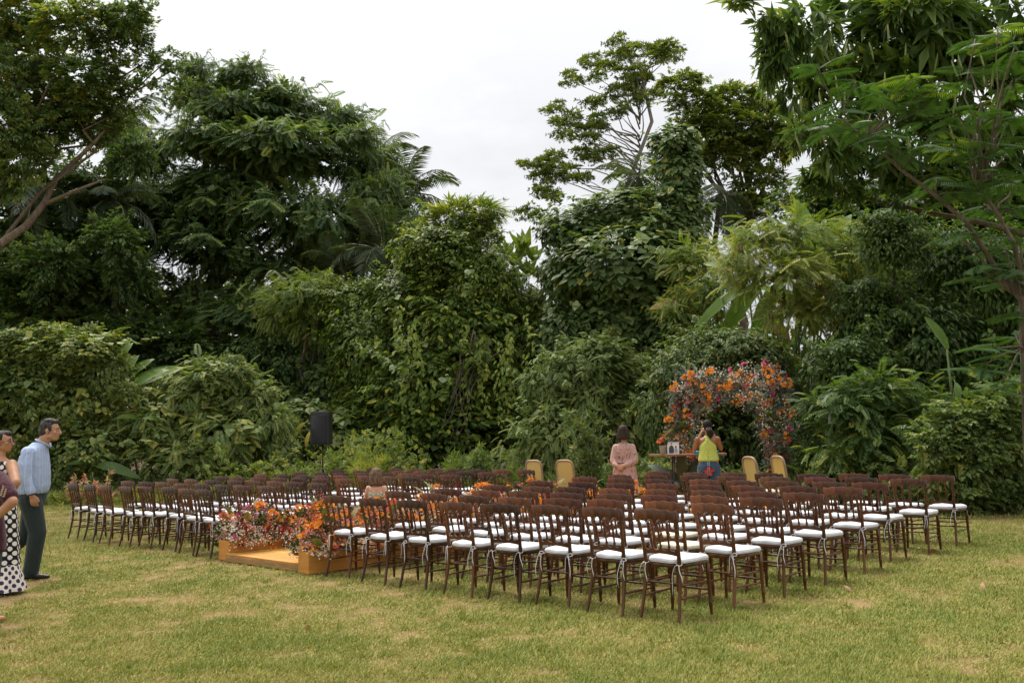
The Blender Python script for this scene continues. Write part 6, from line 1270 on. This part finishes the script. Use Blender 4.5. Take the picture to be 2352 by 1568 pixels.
for k, (x, z, rx, rz) in enumerate([(.0, .70, .028, .04), (-.055, .645, .042, .036), (.06, .655, .045, .036), (-.035, .575, .045, .042), (.035, .59, .03, .045)]):
    V = [(x + rx * math.cos(a), -.158 - .016 * math.cos((x + rx * math.cos(a)) * 8) + .05 * ((x + rx * math.cos(a)) / .2) ** 2, z + rz * math.sin(a)) for a in np.linspace(0, 2 * PI, 15)[:-1]]; obj('printed_petal', mesh('printed_petal', V + [(v[0], v[1] - .002, v[2]) for v in V], [tuple(range(14)), tuple(range(14, 28))[::-1]] + [(i, (i + 1) % 14, 14 + (i + 1) % 14, 14 + i) for i in range(14)]), RED, so)
for q in (-.012, .014): MB().tube([(q, -.142, .82), (q, -.176, .70), (q * 1.4, -.176, .56)], .003, 5).build('drawstring', PALEP, so)
ph = empty('phone', tuple(gw.location), .22, label='yellow cased phone held up by the woman in the yellow-green top', cat='phone'); MB().box((-.045, .285, 1.455), (.075, .005, .038), bev=.004).build('case', plain('yellow_case', (.55, .5, .04), .4), ph, False); MB().box((-.045, .279, 1.455), (.069, .0012, .033)).build('screen', plain('dark_screen', (.02, .025, .03), .15, .5), ph, False)

# little girl standing at the edge of the aisle
gl = aisle(2.70, 11.66); girl = empty('person', (gl[0], gl[1], 0), HEAD - .35, label='little girl with shoulder length brown hair and green top standing near the aisle', cat='person')
b = Body(); W = b.head((.0, .01, .955), (0, 1, -.02), .9); b.cap((0, -.02, .78), (0, .0, .9), .042, .042); b.loft([(0, 0, .44, .12, .10), (0, 0, .55, .115, .09), (0, -.005, .70, .135, .085), (0, -.01, .775, .12, .065), (0, -.01, .81, .05, .045)], 16)
for s in (-1, 1):
    b.chain([(s * .14, -.01, .765), (s * .185, -.03, .61), (s * .16, .07, .50)], [.042, .034, .026]); b.hand((s * .16, .07, .50), (-s * .1, .4, -.9), (-s * .9, .2, 0), .8, .4, -s); b.chain([(s * .06, 0, .46), (s * .065, .01, .26), (s * .065, -.015, .06)], [.066, .046, .032]); b.cap((s * .065, -.02, .026), (s * .07, .09, .02), .028, .022)
body = b.fuse('body', SK4, girl, .0085); eyes(body, W, .9); HGi = hair_mat('brown_hair', (.05, .03, .016), (.19, .12, .07)); brows(body, W, .9, HGi)
h = Body(); h.ell(W(0, -.02, .04), (.092, .098, .09)); h.loft([tuple(W(0, -.055, -.16)[:2]) + (W(0, 0, -.16)[2], .095, .05), tuple(W(0, -.05, -.13)[:2]) + (W(0, 0, -.13)[2], .118, .072), tuple(W(0, -.045, -.06)[:2]) + (W(0, 0, -.06)[2], .112, .085), tuple(W(0, -.03, .05)[:2]) + (W(0, 0, .05)[2], .095, .095)], 20, 1, .045, 8); h.fuse('hair', HGi, body, .008, 2)
MINT = cloth('mint_top', (.22, .36, .25), .1, .8, .7, 10); b = Body().loft([(0, 0, .40, .145, .115), (0, 0, .50, .135, .105), (0, 0, .60, .13, .10), (0, -.005, .67, .144, .098), (0, -.005, .705, .14, .09)], 20, 1, .015, 9); b.fuse('top', MINT, girl, .009, 2)
b = Body(); b.loft([(0, 0, .38, .125, .105), (0, 0, .46, .13, .105)], 18)
for s in (-1, 1): b.chain([(s * .062, 0, .42), (s * .068, .005, .28)], [.078, .072])
b.fuse('shorts', cloth('girl_shorts', (.20, .22, .26), .1), girl, .01, 2)
